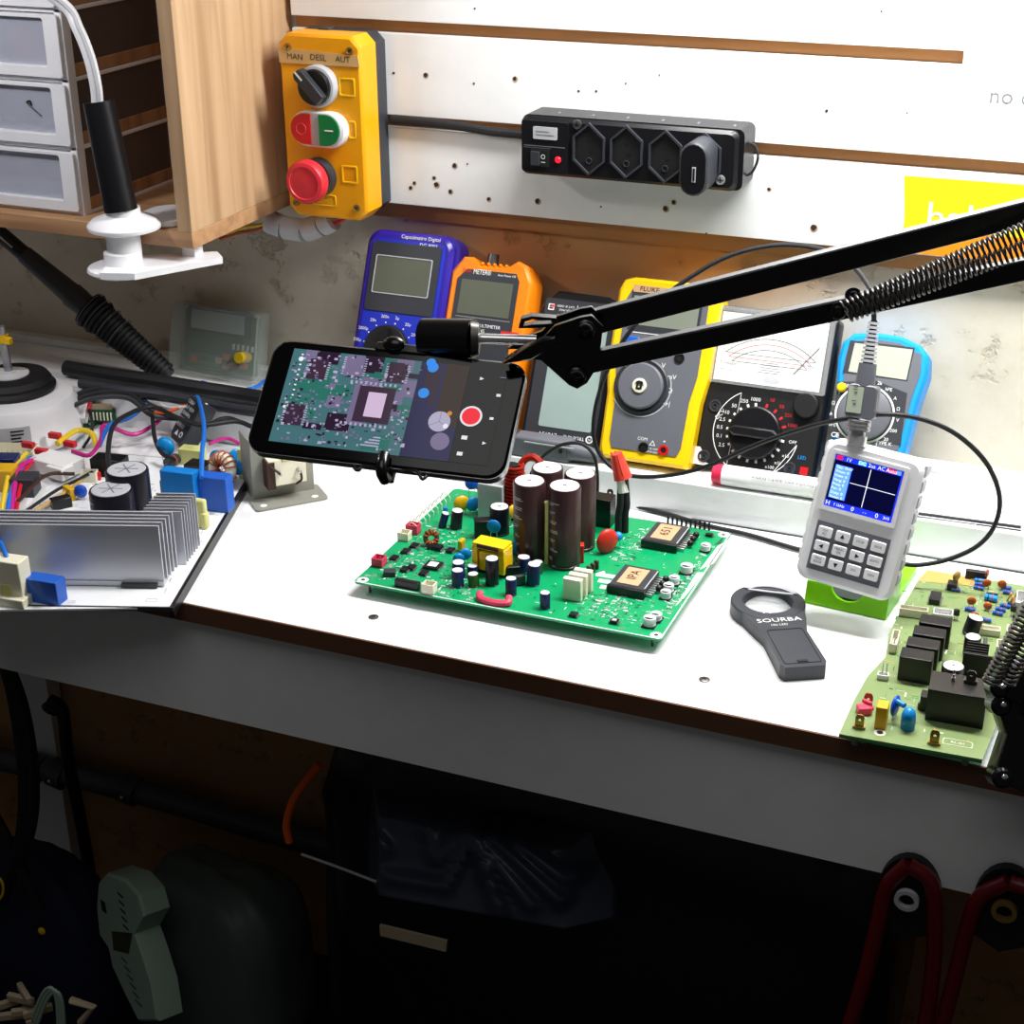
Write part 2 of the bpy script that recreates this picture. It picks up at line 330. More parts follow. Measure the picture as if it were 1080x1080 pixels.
# ================================================================ wall cabinet
XO, YC, ZC = -.815, 1.205, hy(330, 211, WALL).z
YB = WALL-.002
cab = thing('wall_cabinet', 'open light oak wall cabinet at the upper left, holding the plastic drawers', 'cabinet', (-1.05, YB, ZC))
TH = .015; XI = -1.36; ZT = .66
obj('side_panel', MB().box((XO-TH/2, (YC+YB)/2, (ZC+TH+ZT)/2), (TH, YB-YC, ZT-ZC-TH), 'oak'), cab, bevel=.0006)
obj('side_panel', MB().box((XI+TH/2, (YC+YB)/2, (ZC+TH+ZT)/2), (TH, YB-YC, ZT-ZC-TH), 'oak'), cab, bevel=.0006)
mb = MB().box(((XO+XI)/2, (YC+YB)/2, ZC+TH/2), (XO-XI, YB-YC, TH), 'oak_shelf'); obj('bottom_panel', mb, cab, bevel=.0006)
obj('top_panel', MB().box(((XO+XI)/2, (YC+YB)/2, ZT+TH/2), (XO-XI, YB-YC, TH), 'oak_shelf'), cab)
obj('back_panel', MB().box(((XO+XI)/2, YB-.003, (ZC+ZT)/2), (XO-XI-2*TH, .004, ZT-ZC-TH), 'oak_shelf'), cab)
# drawer tower
dx0, dx1, dyf, dyb = -1.17, -.944, 1.222, 1.385
dz = [ZC+TH+.001+i*.0615 for i in range(6)]
tow = thing('drawer_tower', 'white plastic drawer tower with cloudy clear drawer fronts inside the oak cabinet', 'storage drawers', ((dx0+dx1)/2, (dyf+dyb)/2, dz[0]))
mb = MB(); yy = (dyf+dyb)/2
for z in dz: mb.box(((dx0+dx1)/2, yy, z), (dx1-dx0, dyb-dyf, .004), 'white_plastic')
for x in (dx0+.004, dx1-.004):
    for y in (dyf+.006, dyb-.006): mb.box((x, y, (dz[0]+dz[-1])/2), (.008, .012, dz[-1]-dz[0]), 'white_plastic')
for z in dz[:-1]: mb.box((dx1-.0015, yy, z+.008), (.002, dyb-dyf-.02, .012), 'rail_shade')  # white plastic rails, their brownish shade put into the colour
obj('frame', mb, tow, bevel=.001)
obj('side_cover', MB().box((dx1-.003, yy, (dz[0]+dz[-1])/2), (.002, dyb-dyf-.02, dz[-1]-dz[0]), 'drawer_dark'), tow)
for i in range(5):
    za, zb = dz[i]+.003, dz[i+1]-.003
    D = Frame((0, dyf-.001, 0), (1, 0, 0), (0, 0, 1)); mb = MB(D.M)
    o_ = rr(dx0+.002, za, dx1-.002, zb, .003); i_ = rr(dx0+.016, za+.010, dx1-.018, zb-.003, .003)
    mb.ring(o_, i_, -.01, .004, 'white_plastic'); dr = obj('drawer', mb, tow, bevel=.0008)
    mb = MB().box(((dx0+dx1)/2, (dyf+dyb)/2, za+.0015), (dx1-dx0-.02, dyb-dyf-.02, .002), 'drawer_clear'); obj('tray', mb, dr)
    mb = MB(D.M).prism(rr(dx0+.015, za+.009, dx1-.017, zb-.002, .003), -.004, -.002, 'clear_window')
    if i == 1:
        u, v = D.uv(31, 113); mb.tube([(u-.004, v+.004, -.0015), (u, v+.0055, -.0015), (u+.0015, v+.002, -.0015), (u-.003, v+.003, -.0015), (u+.011, v-.0075, -.0015)], .0008, 'ink_black', n=5)
    obj('window', mb, dr)
def loose(name, lab, cat, mb, group=None, **k): return tag(obj(name, mb, **k), lab, cat, group)
loose('pink_pouch', 'small pink packet seen through the upper clear drawer front', 'packet', MB().box((-1.005, 1.25, dz[2]+.028), (.03, .02, .03), 'pink_conn', rot=.3), bevel=.003)
loose('pale_box', 'pale blue-green box seen through the upper clear drawer front', 'box', MB().box((-.972, 1.255, dz[2]+.018), (.022, .03, .022), 'pale_green', rot=-.1), bevel=.002)
loose('paper_stack', 'white folded papers inside the lowest clear drawer', 'paper', MB().box((-1.02, 1.275, dz[0]+.014), (.13, .08, .018), 'paper', rot=.1), bevel=.003)
mb = MB(); mb.tube([(-1.03, 1.235, dz[1]+.022), (-1.0, 1.235, dz[1]+.014), (-.965, 1.235, dz[1]+.026)], .0013, 'wire_white'); loose('white_cable', 'thin white cable curved inside the middle clear drawer', 'cable', mb)
# clamp lamp on the cabinet floor
cx, cy = hy(127, 225, 1.186).x, 1.186
lamp = thing('clamp_lamp', 'white bent-arm lamp with a black sleeve, clamped to the front edge of the oak cabinet', 'lamp', (cx, cy, ZC-.02))
mb = MB(); zt = ZC+TH
mb.lathe([(.0, .0012), (.028, .0012), (.033, .003), (.0335, .0065), (.029, .011), (.016, .0155), (.0155, .022)], 'white_plastic', (cx, cy+.004, zt), n=36)
mb.prism(rr(cx-.012, cy+.022, cx+.040, cy+.085, .02), zt+.0012, zt+.006, 'white_plastic'); mb.cyl((cx, cy, ZC-.012), (cx, cy, zt+.004), .0155, .0155, 'white_plastic', n=28)
mb.lathe([(.0, 0), (.028, 0), (.033, .003), (.032, .006), (.017, .0065), (.0165, .0195), (.014, .0200)], 'white_plastic', (cx, cy-.004, ZC-.0215), n=36)
mb.prism([(cx+.0, cy-.04), (cx+.03, cy-.03), (cx+.075, cy+.045), (cx+.06, cy+.06), (cx-.02, cy+.01)], ZC-.0185, ZC-.0125, 'white_plastic'); mb.box((cx+.045, cy+.042, ZC-.0065), (.014, .014, .012), 'white_plastic')
obj('clamp', mb, lamp, bevel=.0005)
tp = hy(104, 107, 1.19); bt = Vector((cx+.001, cy, zt+.02))
mb = MB().cyl(bt, tp, .0150, .0140, 'black_plastic', n=28); obj('sleeve', mb, lamp, bevel=.0008)
A = [hy(x, y, 1.188) for x, y in ((103, 112), (101, 90), (94, 60), (82, 30), (66, 4))]+[Vector((-.95, 1.16, .475)), Vector((-.985, 1.10, .545)), Vector((-1.01, 1.02, .60)), Vector((-1.02, .97, .615))]
mb = MB().tube(A, .0053, 'white_plastic', n=12); mb.tube([p+Vector((.0035, -.0028, 0)) for p in A], .0022, 'light_grey', n=6); obj('arm', mb, lamp)
mb = MB().lathe([(.030, .0), (.032, .004), (.026, .030), (.012, .040), (0, .041)], 'white_plastic', (-1.02, .955, .600), n=32); obj('lamp_head', mb, lamp)
# ================================================================ push-button station
yfb = 1.3435; BX0, BX1 = hy(299, 130, yfb).x, -.7085; BZ0, BZ1 = hy(340, 229, yfb).z-.0005, hy(340, 37, yfb).z
B = Frame(((BX0+BX1)/2, yfb, BZ0), (1, 0, 0), (0, 0, 1)); bw = BX1-BX0; bh = BZ1-BZ0
st = thing('push_button_station', 'yellow and grey push button box with selector, start stop and red mushroom button', 'switch box', B.o)
mb = MB(B.M).prism(rr(-bw/2+.001, -.001+.002, bw/2, bh, .009, 1), -(YP-yfb), -.031, 'dark_grey'); mb.box((-.01, bh+.0, -.035), (.012, .004, .012), 'dark_grey'); obj('back_box', mb, st, bevel=.001)
mb = MB(B.M).prism(rr(-bw/2, 0, bw/2, bh, .009, 1), -.031, 0, 'yellow', inset=.0025)
for (px, py) in ((366, 92), (369, 184)):
    u, v = B.uv(px, py); mb.ring(rr(u-.0085, v-.0085, u+.0085, v+.0085, .001, 1), rr(u-.0068, v-.0068, u+.0068, v+.0068, .001, 1), 0, .0007, 'yellow_bright')
u, v = B.uv(373, 137); mb.ring(rr(u-.005, v-.0085, u+.0025, v+.0085, .001, 1), rr(u-.0042, v-.0068, u+.0015, v+.0068, .001, 1), 0, .0007, 'yellow_bright')
u, v = B.uv(343, 211); mb.ring(rr(u-.013, v-.0055, u+.012, v+.0055, .001, 1), rr(u-.012, v-.0045, u+.011, v+.0045, .001, 1), 0, .0007, 'yellow_bright')
mb.text('UHS', .0095, u, v-.0003, .0006, 'yellow_bright', T=B.M and None)
obj('cover', mb, st, bevel=.0008)
mb = MB(B.M); P = B.P((293, 50), (377, 59), (379.5, 71), (295, 66), z=.001); mb.prism(P, .0004, .0012, 'tape_tan')
for t, px, py in (('MAN', 311, 60), ('DESL', 335.5, 61), ('AUT', 361.5, 63)):
    u, v = B.uv(px, py, .0012); mb.text(t, .0078, u, v, .0014, 'olive', rot=-.03)
obj('label_strip', mb, st)
for px, py in ((304, 49), (369.5, 53.5), (313, 213), (377, 219)):
    u, v = B.uv(px, py); mb = MB(B.M).lathe([(.0036, .0002), (.0036, .0022), (.0026, .0024), (.0022, .0014), (0, .0012)], 'brass', (u, v, 0), n=16); mb.box((u, v, .0016), (.0032, .0008, .0006), 'ink_black', rot=.7); obj('screw', mb, st)
u, v = B.uv(333, 91.5, .008)
mb = MB(B.M).lathe([(.0195, 0), (.0195, .007), (.0185, .0085), (.0165, .009), (.0165, .0095), (.0, .0095)], 'light_grey', (u, v, 0), n=36); obj('selector_collar', mb, st)
mb = MB(B.M).lathe([(.0165, .009), (.0165, .013), (.0155, .014), (.0, .014)], 'black_plastic', (u, v, 0), n=36)
T = B.M @ Matrix.Translation((u, v, 0)) @ Matrix.Rotation(math.radians(-46), 4, 'Z') @ Matrix.Translation((0, 0, 0))
mb.M = T; mb.prism([(-.021, -.002), (-.0195, .0045), (-.016, .0062), (.015, .0055), (.015, -.0055), (-.016, -.0062), (-.0195, -.0045)], .012, .021, 'dark_grey', inset=.001); mb.rect(-.0205, -.001, -.010, .001, .0213, 'ink_white'); obj('selector_switch', mb, st, bevel=.0005)
u, v = B.uv(336.5, 136.5, .006); L = .0285
def stad(u, v, a, r, k=10): return [(u+a+r*math.cos(t), v+r*math.sin(t)) for t in [-math.pi/2+math.pi*i/k for i in range(k+1)]]+[(u-a+r*math.cos(t), v+r*math.sin(t)) for t in [math.pi/2+math.pi*i/k for i in range(k+1)]]
mb = MB(B.M).prism(stad(u, v, .0125, .0165), 0, .009, 'white_plastic', inset=.0015); bz = obj('double_button', mb, st)
u, v = B.uv(333, 136.5, .012)
mb = MB(B.M).prism(stad(u, v, .0115, .0148), .009, .0125, 'light_grey'); obj('lens', mb, bz, bevel=.0006)
q = [p for p in stad(u, v, .0115, .0142)]
mb = MB(B.M).prism([p for p in q if p[0] > u+.006]+[(u+.0045, v+.0142), (u+.0045, v-.0142)], .0115, .0142, 'green_btn'); mb.box((u+.0150, v, .0144), (.009, .0012, .0005), 'ink_white'); obj('start_cap', mb, bz, bevel=.0004)
mb = MB(B.M).prism([(u-.0045, v+.0142)]+[p for p in q if p[0] < u-.006]+[(u-.0045, v-.0142)], .0115, .0142, 'red'); mb.ring(circ(u-.0145, v, .0056, 24), circ(u-.0145, v, .0046, 24), .0142, .0147, 'pink_conn'); obj('stop_cap', mb, bz, bevel=.0004)
u, v = B.uv(337, 186)
mb = MB(B.M).lathe([(.0185, 0), (.0185, .008), (.0165, .0095), (.012, .0095)], 'dark_grey', (u, v, 0), n=32); es = obj('emergency_stop', mb, st)
mb = MB(B.M).lathe([(.013, .009), (.013, .014), (.0195, .018), (.0205, .020), (.0205, .028), (.019, .0305), (.0155, .0315), (.0148, .0305), (.0, .0312)], 'red_soft', (u, v, 0), n=40); obj('mushroom_cap', mb, es)
# split cable duct and red wires below the box
G = [hy(x, y, 1.37) for x, y in ((283, 233), (300, 240), (322, 243), (340, 237), (352, 231))]
duct = thing('cable_sleeve', 'white ribbed cable sleeve with brown and red wires hanging below the yellow button box', 'cable sleeve', G[2])
mb = MB()
for i in range(4):
    a = G[i].lerp(G[i+1], .03); b_ = G[i].lerp(G[i+1], .94); mb.cyl(a, b_, .0115, .0115, 'cable_wrap', n=18)
obj('sleeve', mb, duct)
for nm, m, pts in (('wire', 'coil_copper', ((232, 252), (250, 246), (268, 243), (284, 238))), ('wire', 'wire_red', ((350, 236), (362, 232), (372, 222))), ('wire', 'wire_yellow', ((240, 247), (256, 240), (272, 238), (286, 234)))):
    mb = MB().tube([hy(x, y, 1.368) for x, y in pts], .0017, m); obj(nm, mb, duct)
# cable lying in the panel slot
mb = MB().tube([hy(x, y, 1.390) for x, y in ((413, 126), (450, 129), (490, 134), (520, 139), (552, 142))], .0042, 'rubber', n=10)
loose('power_cable', 'thick dark cable running from the yellow button box to the black power strip', 'cable', mb)
# ================================================================ power strip
ysf = 1.352; S = Frame((hy(549, 183, ysf).x, ysf, hy(549, 183, ysf).z), (1, 0, 0), (0, 0, 1))
ww = S.uv(776, 200)[0]; hh = S.uv(549, 121)[1]
ps = thing('power_strip', 'black power strip with four hexagonal sockets screwed to the white panel', 'power strip', S.w(ww/2, 0))
D_ = YP-ysf
mb = MB(S.M).prism(rr(0, 0, ww+.004, hh+.0, .006), -D_, -.006, 'black_plastic'); 
mb.prism(rr(.0, 0, ww, hh-.001, .006), -.0065, 0, 'dark_grey' if 0 else 'black_plastic', inset=.003)
for i in range(6): mb.box((.03+i*ww/6.2, hh, -.02), (.002, .0015, .006), 'mid_grey')
obj('housing', mb, ps, bevel=.002)
mb = MB(S.M).prism(rr(.002, .003, .047, hh-.004, .003), 0, .002, 'black_plastic'); mb.rect(.004, hh*.50, .044, hh*.50+.0008, .0022, 'mid_grey'); mb.rect(.004, hh*.47, .03, hh*.47+.0005, .0022, 'mid_grey'); pl = obj('switch_plate', mb, ps, bevel=.0006)
u, v = S.uv(576, 140); mb = MB(S.M).prism(rr(u-.0115, v-.0055, u+.0115, v+.0055, .001), .002, .003, 'light_grey'); mb.rect(u-.009, v-.002, u+.009, v-.0012, .0032, 'ink_grey'); mb.rect(u-.009, v+.001, u+.004, v+.0018, .0032, 'ink_grey'); obj('label', mb, pl)
u, v = S.uv(571, 166); mb = MB(S.M).prism(rr(u-.0095, v-.0075, u+.0085, v+.0075, .001), .002, .004, 'black_matte'); mb.prism([(u-.008, v-.006), (u, v-.006), (u, v+.006), (u-.008, v+.006)], .004, .0065, 'dark_grey'); mb.text('I O', .006, u+.0035, v, .0042, 'ink_white', rot=math.pi/2); obj('rocker_switch', mb, pl, bevel=.0004)
u, v = S.uv(589.5, 168); mb = MB(S.M).ell((u, v, .0025), (.003, .003, .002), 'led_red', 12, 8); obj('indicator_light', mb, pl)
def hexa(u, v, a, b_): return [(u-a, v-b_*.45), (u, v-b_), (u+a, v-b_*.45), (u+a, v+b_*.45), (u, v+b_), (u-a, v+b_*.45)]
us = [S.uv(x, y) for x, y in ((621.5, 157), (661, 160), (702, 165), (743, 168))]
for u, v in us:
    mb = MB(S.M).ring(hexa(u, v, .0150, .0235), hexa(u, v, .0135, .0212), 0, .0028, 'dark_grey'); mb.quad(hexa(u, v, .0135, .0212), .0003, 'black_matte')
    for dy_ in (-.0095, .0095, .0): mb.quad(circ(u+(0 if dy_ else .002), v+dy_-.001, .0022, 12), .0006, 'ink_black')
    mb.ring(circ(u, v-.0105, .003, 12), circ(u, v-.0105, .0022, 12), .0004, .0012, 'dark_grey'); obj('socket', mb, ps)
for px, py in ((760, 189.5), (609, 131)):
    u, v = S.uv(px, py); mb = MB(S.M).lathe([(.0042, 0), (.0042, .0012), (.003, .0018), (0, .0018)], 'steel' if px > 700 else 'dark_steel', (u, v, 0), n=18)
    for r in (0, math.pi/2): mb.box((u, v, .0019), (.005, .0008, .0003), 'ink_black', rot=r)
    obj('screw', mb, ps)
mb = MB().tube([S.w(ww+.0, hh*.75, -.02), S.w(ww+.010, hh*.7, -.02), S.w(ww+.0135, hh*.5, -.018), S.w(ww+.008, hh*.25, -.02), S.w(ww, hh*.2, -.02)], .0012, 'rubber'); obj('cord_loop', mb, ps)
# USB charger in the last socket
u, v = us[3]; Z = .034
ch = thing('usb_charger', 'dark oblong phone charger plugged into the rightmost socket of the power strip', 'charger', S.w(u, v-.02, .017))
mb = MB(S.M); st_ = [(x, y) for y, x in []]
def stadv(u, v, a, r, k=8): return [(u+r*math.cos(t), v+a+r*math.sin(t)) for t in [math.pi*i/k for i in range(k+1)]]+[(u+r*math.cos(t), v-a+r*math.sin(t)) for t in [math.pi+math.pi*i/k for i in range(k+1)]]
mb.prism(stadv(u, v-.002, .0105, .0125), .003, Z, 'dark_grey', inset=.0015); obj('body', mb, ch)
mb = MB(S.M).prism(stadv(u, v-.002, .0102, .0108), Z-.001, Z+.0006, 'black_plastic'); mb.box((u+.001, v-.006, Z+.0008), (.0032, .013, .0006), 'light_grey'); mb.box((u+.001, v-.006, Z+.0012), (.0018, .011, .0004), 'ink_black'); obj('usb_port', mb, ch)
# ================================================================ meters leaning on the wall
def lean(TL, TR, t, yb, zb=.008, dx=(0, 0)):
    yt = WALL-t*1.02; a = hy(*TL, yt); b_ = hy(*TR, yt); za = LEDGE+zb
    F = Frame(((a.x+b_.x)/2, yb, za), (1, 0, 0), (0, yt-yb, (a.z+b_.z)/2-za)); F.wd = (b_.x-a.x); F.h = math.hypot(yt-yb, (a.z+b_.z)/2-za); return F
def box3(F, x0, y0, x1, y1, z0, z1, m, mb, r=.001): mb.prism(rr(x0, y0, x1, y1, r, 2), z0, z1, m)
# --- blue capacitance meter
F = lean((389, 239), (479, 250), .032, 1.300); w, h = F.wd, F.h; hw = w/2
t = thing('capacitance_meter', 'blue digital capacitance meter with grey display, leftmost of the meters along the wall', 'meter', F.o, 0, None)
mb = MB(F.M).prism(rr(-hw-.001, 0, hw+.006, h, .014, 5), -.028, -.006, 'purple_blue'); mb.prism(rr(-hw, 0, hw+.001, h-.001, .013, 5), -.006, 0, 'purple_blue', inset=.004); obj('case', mb, t, bevel=.002)
P = F.P((399, 245), (471, 256), (456, 345), (378, 335)); xa = P[0][0]; xb = P[1][0]; yT = h-.008
mb = MB(F.M).prism(rr(-hw+.007, .01, hw-.006, h-.009, .008), 0, .0006, 'panel_blue')
yt1 = F.uv(425, 258)[1]; yt0 = F.uv(418, 330)[1]
mb.prism(rr(-hw+.008, yt0, hw-.010, yt1+.001, .003), .0006, .0016, 'dark_grey')
u, v = F.uv(465, 256); mb.text('Capacímetro Digital', .0052, u, v+.002, .0009, 'ink_white', align='RIGHT'); mb.text('DG 8001', .0052, u-.002, v-.0045, .0009, 'ink_white', align='RIGHT')
dc = F.uv(408, 368)
for i, s in enumerate(('200μ', '2000p', '20n', '200n', '2μ', '20μ', '200μ', '2m')):
    a = math.radians(170-i*23); r = .0315
    mb.text(s, .0044, dc[0]+math.cos(a)*r*1.06, dc[1]+math.sin(a)*r, .0009, 'ink_white'); mb.quad(circ(dc[0]+math.cos(a)*.0258, dc[1]+math.sin(a)*.0258, .0008, 8), .0009, 'ink_white')
obj('front_panel', mb, t, bevel=.0003)
a = F.uv(392, 268); b_ = F.uv(455, 314); mb = MB(F.M)
mb.ring(rr(-hw+.0135, b_[1]-.0015, hw-.0175, a[1]+.0005, .001, 1), rr(-hw+.0145, b_[1]-.0005, hw-.0185, a[1]-.0005, .001, 1), .0016, .0022, 'light_grey'); mb.rect(-hw+.015, b_[1], hw-.019, a[1]-.001, .0017, 'lcd_dim'); obj('display', mb, t)
mb = MB(F.M).lathe([(.0235, .0006), (.0225, .006), (.0, .0065)], 'black_matte', (dc[0], dc[1], 0), n=32); mb.prism(rr(dc[0]-.004, dc[1]-.021, dc[0]+.004, dc[1]+.021, .003), .006, .012, 'black_plastic'); obj('range_knob', mb, t, bevel=.0005)
# --- orange meter
F = lean((479, 266), (565, 276), .036, 1.298); w, h = F.wd, F.h; hw = w/2
t = thing('multimeter', 'orange and dark grey multimeter with a large blank display, right of the blue meter', 'multimeter', F.o)
o_ = [(-hw, .004), (-hw+.01, 0), (hw-.01, 0), (hw, .004), (hw, h-.02), (hw-.008, h-.005), (hw-.018, h-.001), (hw-.026, h-.007), (-hw+.028, h-.009), (-hw+.02, h-.002), (-hw+.010, h-.002), (-hw, h-.017)]
mb = MB(F.M).prism(o_, -.030, 0, 'orange', inset=.003)
for i in range(5): mb.box((-hw+.030+i*.0062, h-.0075, -.004), (.003, .004, .006), 'orange')
obj('case', mb, t, bevel=.002)
fl, fr = -hw+.008, hw-.013
mb = MB(F.M).prism([(fl, .012), (fr, .012), (fr, h-.021), (fr-.004, h-.014), (fl+.009, h-.014), (fl, h-.024)], 0, .001, 'dark_grey')
y1 = F.uv(515, 288)[1]; mb.text('PEAK', .0052, fl+.004, y1, .0013, 'ink_red', align='LEFT', sx=.85); mb.text('METER®', .0066, fl+.0155, y1-.0003, .0013, 'ink_white', align='LEFT', sx=.75); mb.text('Auto Power Off', .0028, fr-.004, y1-.001, .0013, 'ink_white', align='RIGHT')
y0 = F.uv(515, 344.5)[1]; mb.rect(fl+.004, F.uv(515, 336.5)[1], fr-.003, F.uv(515, 337.5)[1], .0012, 'ink_grey'); mb.text('DIGITAL MULTIMETER', .0043, (fl+fr)/2-.001, y0-.0002, .0013, 'ink_white'); mb.text('144S', .0048, (fl+fr)/2, y0-.0052, .0013, 'ink_white')
u, v = F.uv(538, 352); mb.rect(u-.009, v-.0015, u+.009, v+.0015, .0012, 'ink_red')
obj('front_panel', mb, t, bevel=.0003)
mb = MB(F.M).rect(fl+.005, F.uv(515, 334)[1], fr-.005, F.uv(515, 297)[1], .0014, 'lcd_dim'); obj('display', mb, t)
mb = MB(F.M).prism(circ((fl+fr)/2, .055, .019, 28), .001, .009, 'black_plastic', inset=.001); mb.prism(rr((fl+fr)/2-.003, .038, (fl+fr)/2+.003, .072, .002), .009, .013, 'orange'); obj('range_knob', mb, t)
mb = MB(F.M).cyl((-.006, h-.008, -.012), (-.006, h+.004, -.012), .006, .0055, 'dark_steel', n=16); obj('lamp_lens', mb, t)
# foot of the orange holster that bulges below the phone
# --- black meter standing upside down
F = lean((572, 304), (659, 314), .034, 1.309); w, h = F.wd, F.h; hw = w/2
t = thing('multimeter', 'black multimeter standing upside down with a large reflective display', 'multimeter', F.o)
mb = MB(F.M).prism([(-hw, .003), (-hw+.006, 0), (hw-.006, 0), (hw, .003), (hw, h-.016), (hw-.008, h-.004), (hw-.016, h-.001), (-hw+.016, h), (-hw, h-.016)], -.03, 0, 'black_plastic', inset=.003); obj('case', mb, t, bevel=.0015)
mb = MB(F.M).prism(rr(-hw+.006, .004, hw-.006, h-.008, .004), 0, .0008, 'dark_grey')
y1 = h-.0165; I = math.pi
mb.ring(rr(-hw+.0095, y1-.003, -hw+.0155, y1+.003, .0005, 1), rr(-hw+.0105, y1-.002, -hw+.0145, y1+.002, .0005, 1), .0009, .0012, 'ink_white'); mb.text('DOUBLE', .0016, -hw+.0125, y1, .0013, 'ink_white', rot=I)
for x_, s in ((-.0145, 'CAT III 1000V'), (.0075, 'CAT IV 600V')):
    mb.text(s, .0030, x_, y1+.0018, .0013, 'ink_white', rot=I); mb.text('10A MAX', .0030, x_, y1-.0018, .0013, 'ink_white', rot=I)
for x_ in (-.027, .020): mb.quad([(x_-.0026, y1+.0022), (x_+.0026, y1+.0022), (x_, y1-.0024)], .0012, 'ink_red')
mb.rect(-.0030, y1-.004, -.0024, y1+.004, .0012, 'ink_white'); mb.text('CE', .0072, .029, y1, .0013, 'ink_white', rot=I)
y0 = F.uv(580, 459)[1]; mb.text('ET8134', .0058, F.uv(577, 459)[0]+.001, y0+.0005, .0013, 'ink_white', rot=I)
u, v = F.uv(620, 465); mb.ring(circ(u+.0015, v+.001, .0036, 20), circ(u+.0015, v+.001, .0024, 20), .0009, .0013, 'ink_white'); mb.text('N', .0036, u+.0015, v+.001, .0013, 'ink_white', rot=I); mb.text('TRUE RMS', .0046, u-.0035, v+.0008, .0013, 'ink_white', rot=I, align='LEFT')
obj('front_panel', mb, t, bevel=.0002)
mb = MB(F.M).prism(rr(F.uv(568, 448)[0], F.uv(590, 452)[1], hw-.011, y1-.006, .002), .0008, .0013, 'lcd_teal'); obj('display', mb, t)
# --- grey instrument lying on the rear shelf in front of it
a = Vector((-.575, 1.2965, LEDGE+.0105)); b_ = Vector((-.462, 1.2965, LEDGE+.0105))
t = thing('test_tool', 'dark grey handheld tool lying on the rear shelf below the upside down meter', 'tool', (a+b_)/2-Vector((0, 0, .01)))
mb = MB().box(((a.x+b_.x)/2-.012, 1.298, LEDGE+.0105), (.10, .018, .021), 'mid_grey'); mb.cyl((b_.x-.02, 1.298, LEDGE+.0105), (b_.x+.008, 1.298, LEDGE+.0085), .0098, .006, 'mid_grey'); obj('body', mb, t, bevel=.003)
mb = MB().box((a.x+.018, 1.298, LEDGE+.0213), (.045, .012, .0008), 'dark_grey')
for i, (m, x_, l) in enumerate((('ink_white', .004, .012), ('ink_red', .018, .010), ('ink_white', .031, .012), ('ink_white', .008, .010), ('ink_red', .020, .012))): mb.box((a.x+x_, 1.3005-.004*(i > 2), LEDGE+.0219), (l, .0016, .0004), m)
obj('label', mb, t)
mb = MB().box((-.489, 1.289, LEDGE+.012), (.003, .001, .004), 'black_matte'); mb.box((-.50, 1.2885, LEDGE+.0165), (.05, .001, .0012), 'light_grey'); obj('slide_switch', mb, t)
# --- yellow meter
F = lean((655, 290), (762, 302), .036, 1.300); w, h = F.wd, F.h; hw = w/2
t = thing('multimeter', 'yellow and grey multimeter with a round grey dial, left of the analog meter', 'multimeter', F.o)
def hol(e, bot, top): return [(-hw*.90+e, bot+.008), (-hw*.84+e, bot), (hw*.84-e, bot), (hw*.90-e, bot+.008), (hw*.92-e, h*.36), (hw-e, h*.50), (hw-e, top-.012), (hw-.004-e, top-.003), (hw-.013-e, top), (-hw+.013+e, top), (-hw+.004+e, top-.003), (-hw+e, top-.012), (-hw+e, h*.50), (-hw*.92+e, h*.36)]
mb = MB(F.M).prism(hol(0, 0, h), -.032, 0, 'yellow_bright', inset=.003); obj('holster', mb, t, bevel=.0015)
mb = MB(F.M).prism(hol(.0095, .010, h-.009), 0, .001, 'mid_grey')
yA = F.uv(700, 304)[1]
mb.prism(rr(-hw+.014, F.uv(690, 352)[1]+.001, hw-.015, yA-.003, .002), .001, .0014, 'dark_grey')
u, v = F.uv(687, 306); mb.prism(rr(u-.0165, v-.0032, u+.0165, v+.0032, .0005, 1), .0014, .0018, 'label_tan'); mb.text('FLUKE', .0058, u-.001, v, .0021, 'ink_black', sx=1.15)
u, v = F.uv(716, 309); mb.text('179', .0058, u, v, .0019, 'ink_white')
u, v = F.uv(700, 352); mb.rect(-hw+.015, v-.0022, hw-.016, v-.0016, .0016, 'ink_white')
D = F.uv(677, 407.5)
for s, px, py in (('Hz', 701, 385), ('V', 700, 386), ('mV', 709, 398), ('Ω', 707, 412.5), ('→|', 703, 426)):
    a_ = F.uv(px, py)
    if s != 'Hz': mb.text(s, .0062, a_[0], a_[1], .0013, 'ink_white')
mb.ring(circ(D[0], D[1], .0285, 40, -150, 25), circ(D[0], D[1], .0275, 40, -150, 25), .001, .0014, 'light_grey')
u, v = F.uv(678, 463); mb.text('COM', .0042, u, v, .0013, 'ink_white'); u, v = F.uv(701, 466); mb.text('+', .005, u, v, .0013, 'ink_white'); u, v = F.uv(687, 477); mb.text('CAT III 1000V', .0025, u, v+.003, .0013, 'ink_white'); mb.text('CAT IV 600V', .0025, u, v, .0013, 'ink_white'); mb.ring([(u-.003, v+.006), (u+.003, v+.006), (u, v+.011)], [(u-.002, v+.0066), (u+.002, v+.0066), (u, v+.0098)], .0011, .0014, 'ink_white')
obj('front_panel', mb, t, bevel=.0003)
mb = MB(F.M).rect(-hw+.0165, F.uv(700, 346)[1], hw-.0175, F.uv(700, 315)[1], .0016, 'lcd'); obj('display', mb, t)
for i, (px, m) in enumerate(((668, 'blue_box'), (685, 'dark_grey'), (702, 'dark_grey'), (719, 'dark_grey'))):
    u, v = F.uv(px, 359.5+i*2.0); mb = MB(F.M).prism(rr(u-.0062, v-.0038, u+.0062, v+.0038, .0015), .001, .003, m, inset=.0007)
    if i: mb.rect(u-.004, v-.001, u+.004, v+.001, .0032, 'ink_white')
    obj('button', mb, t)
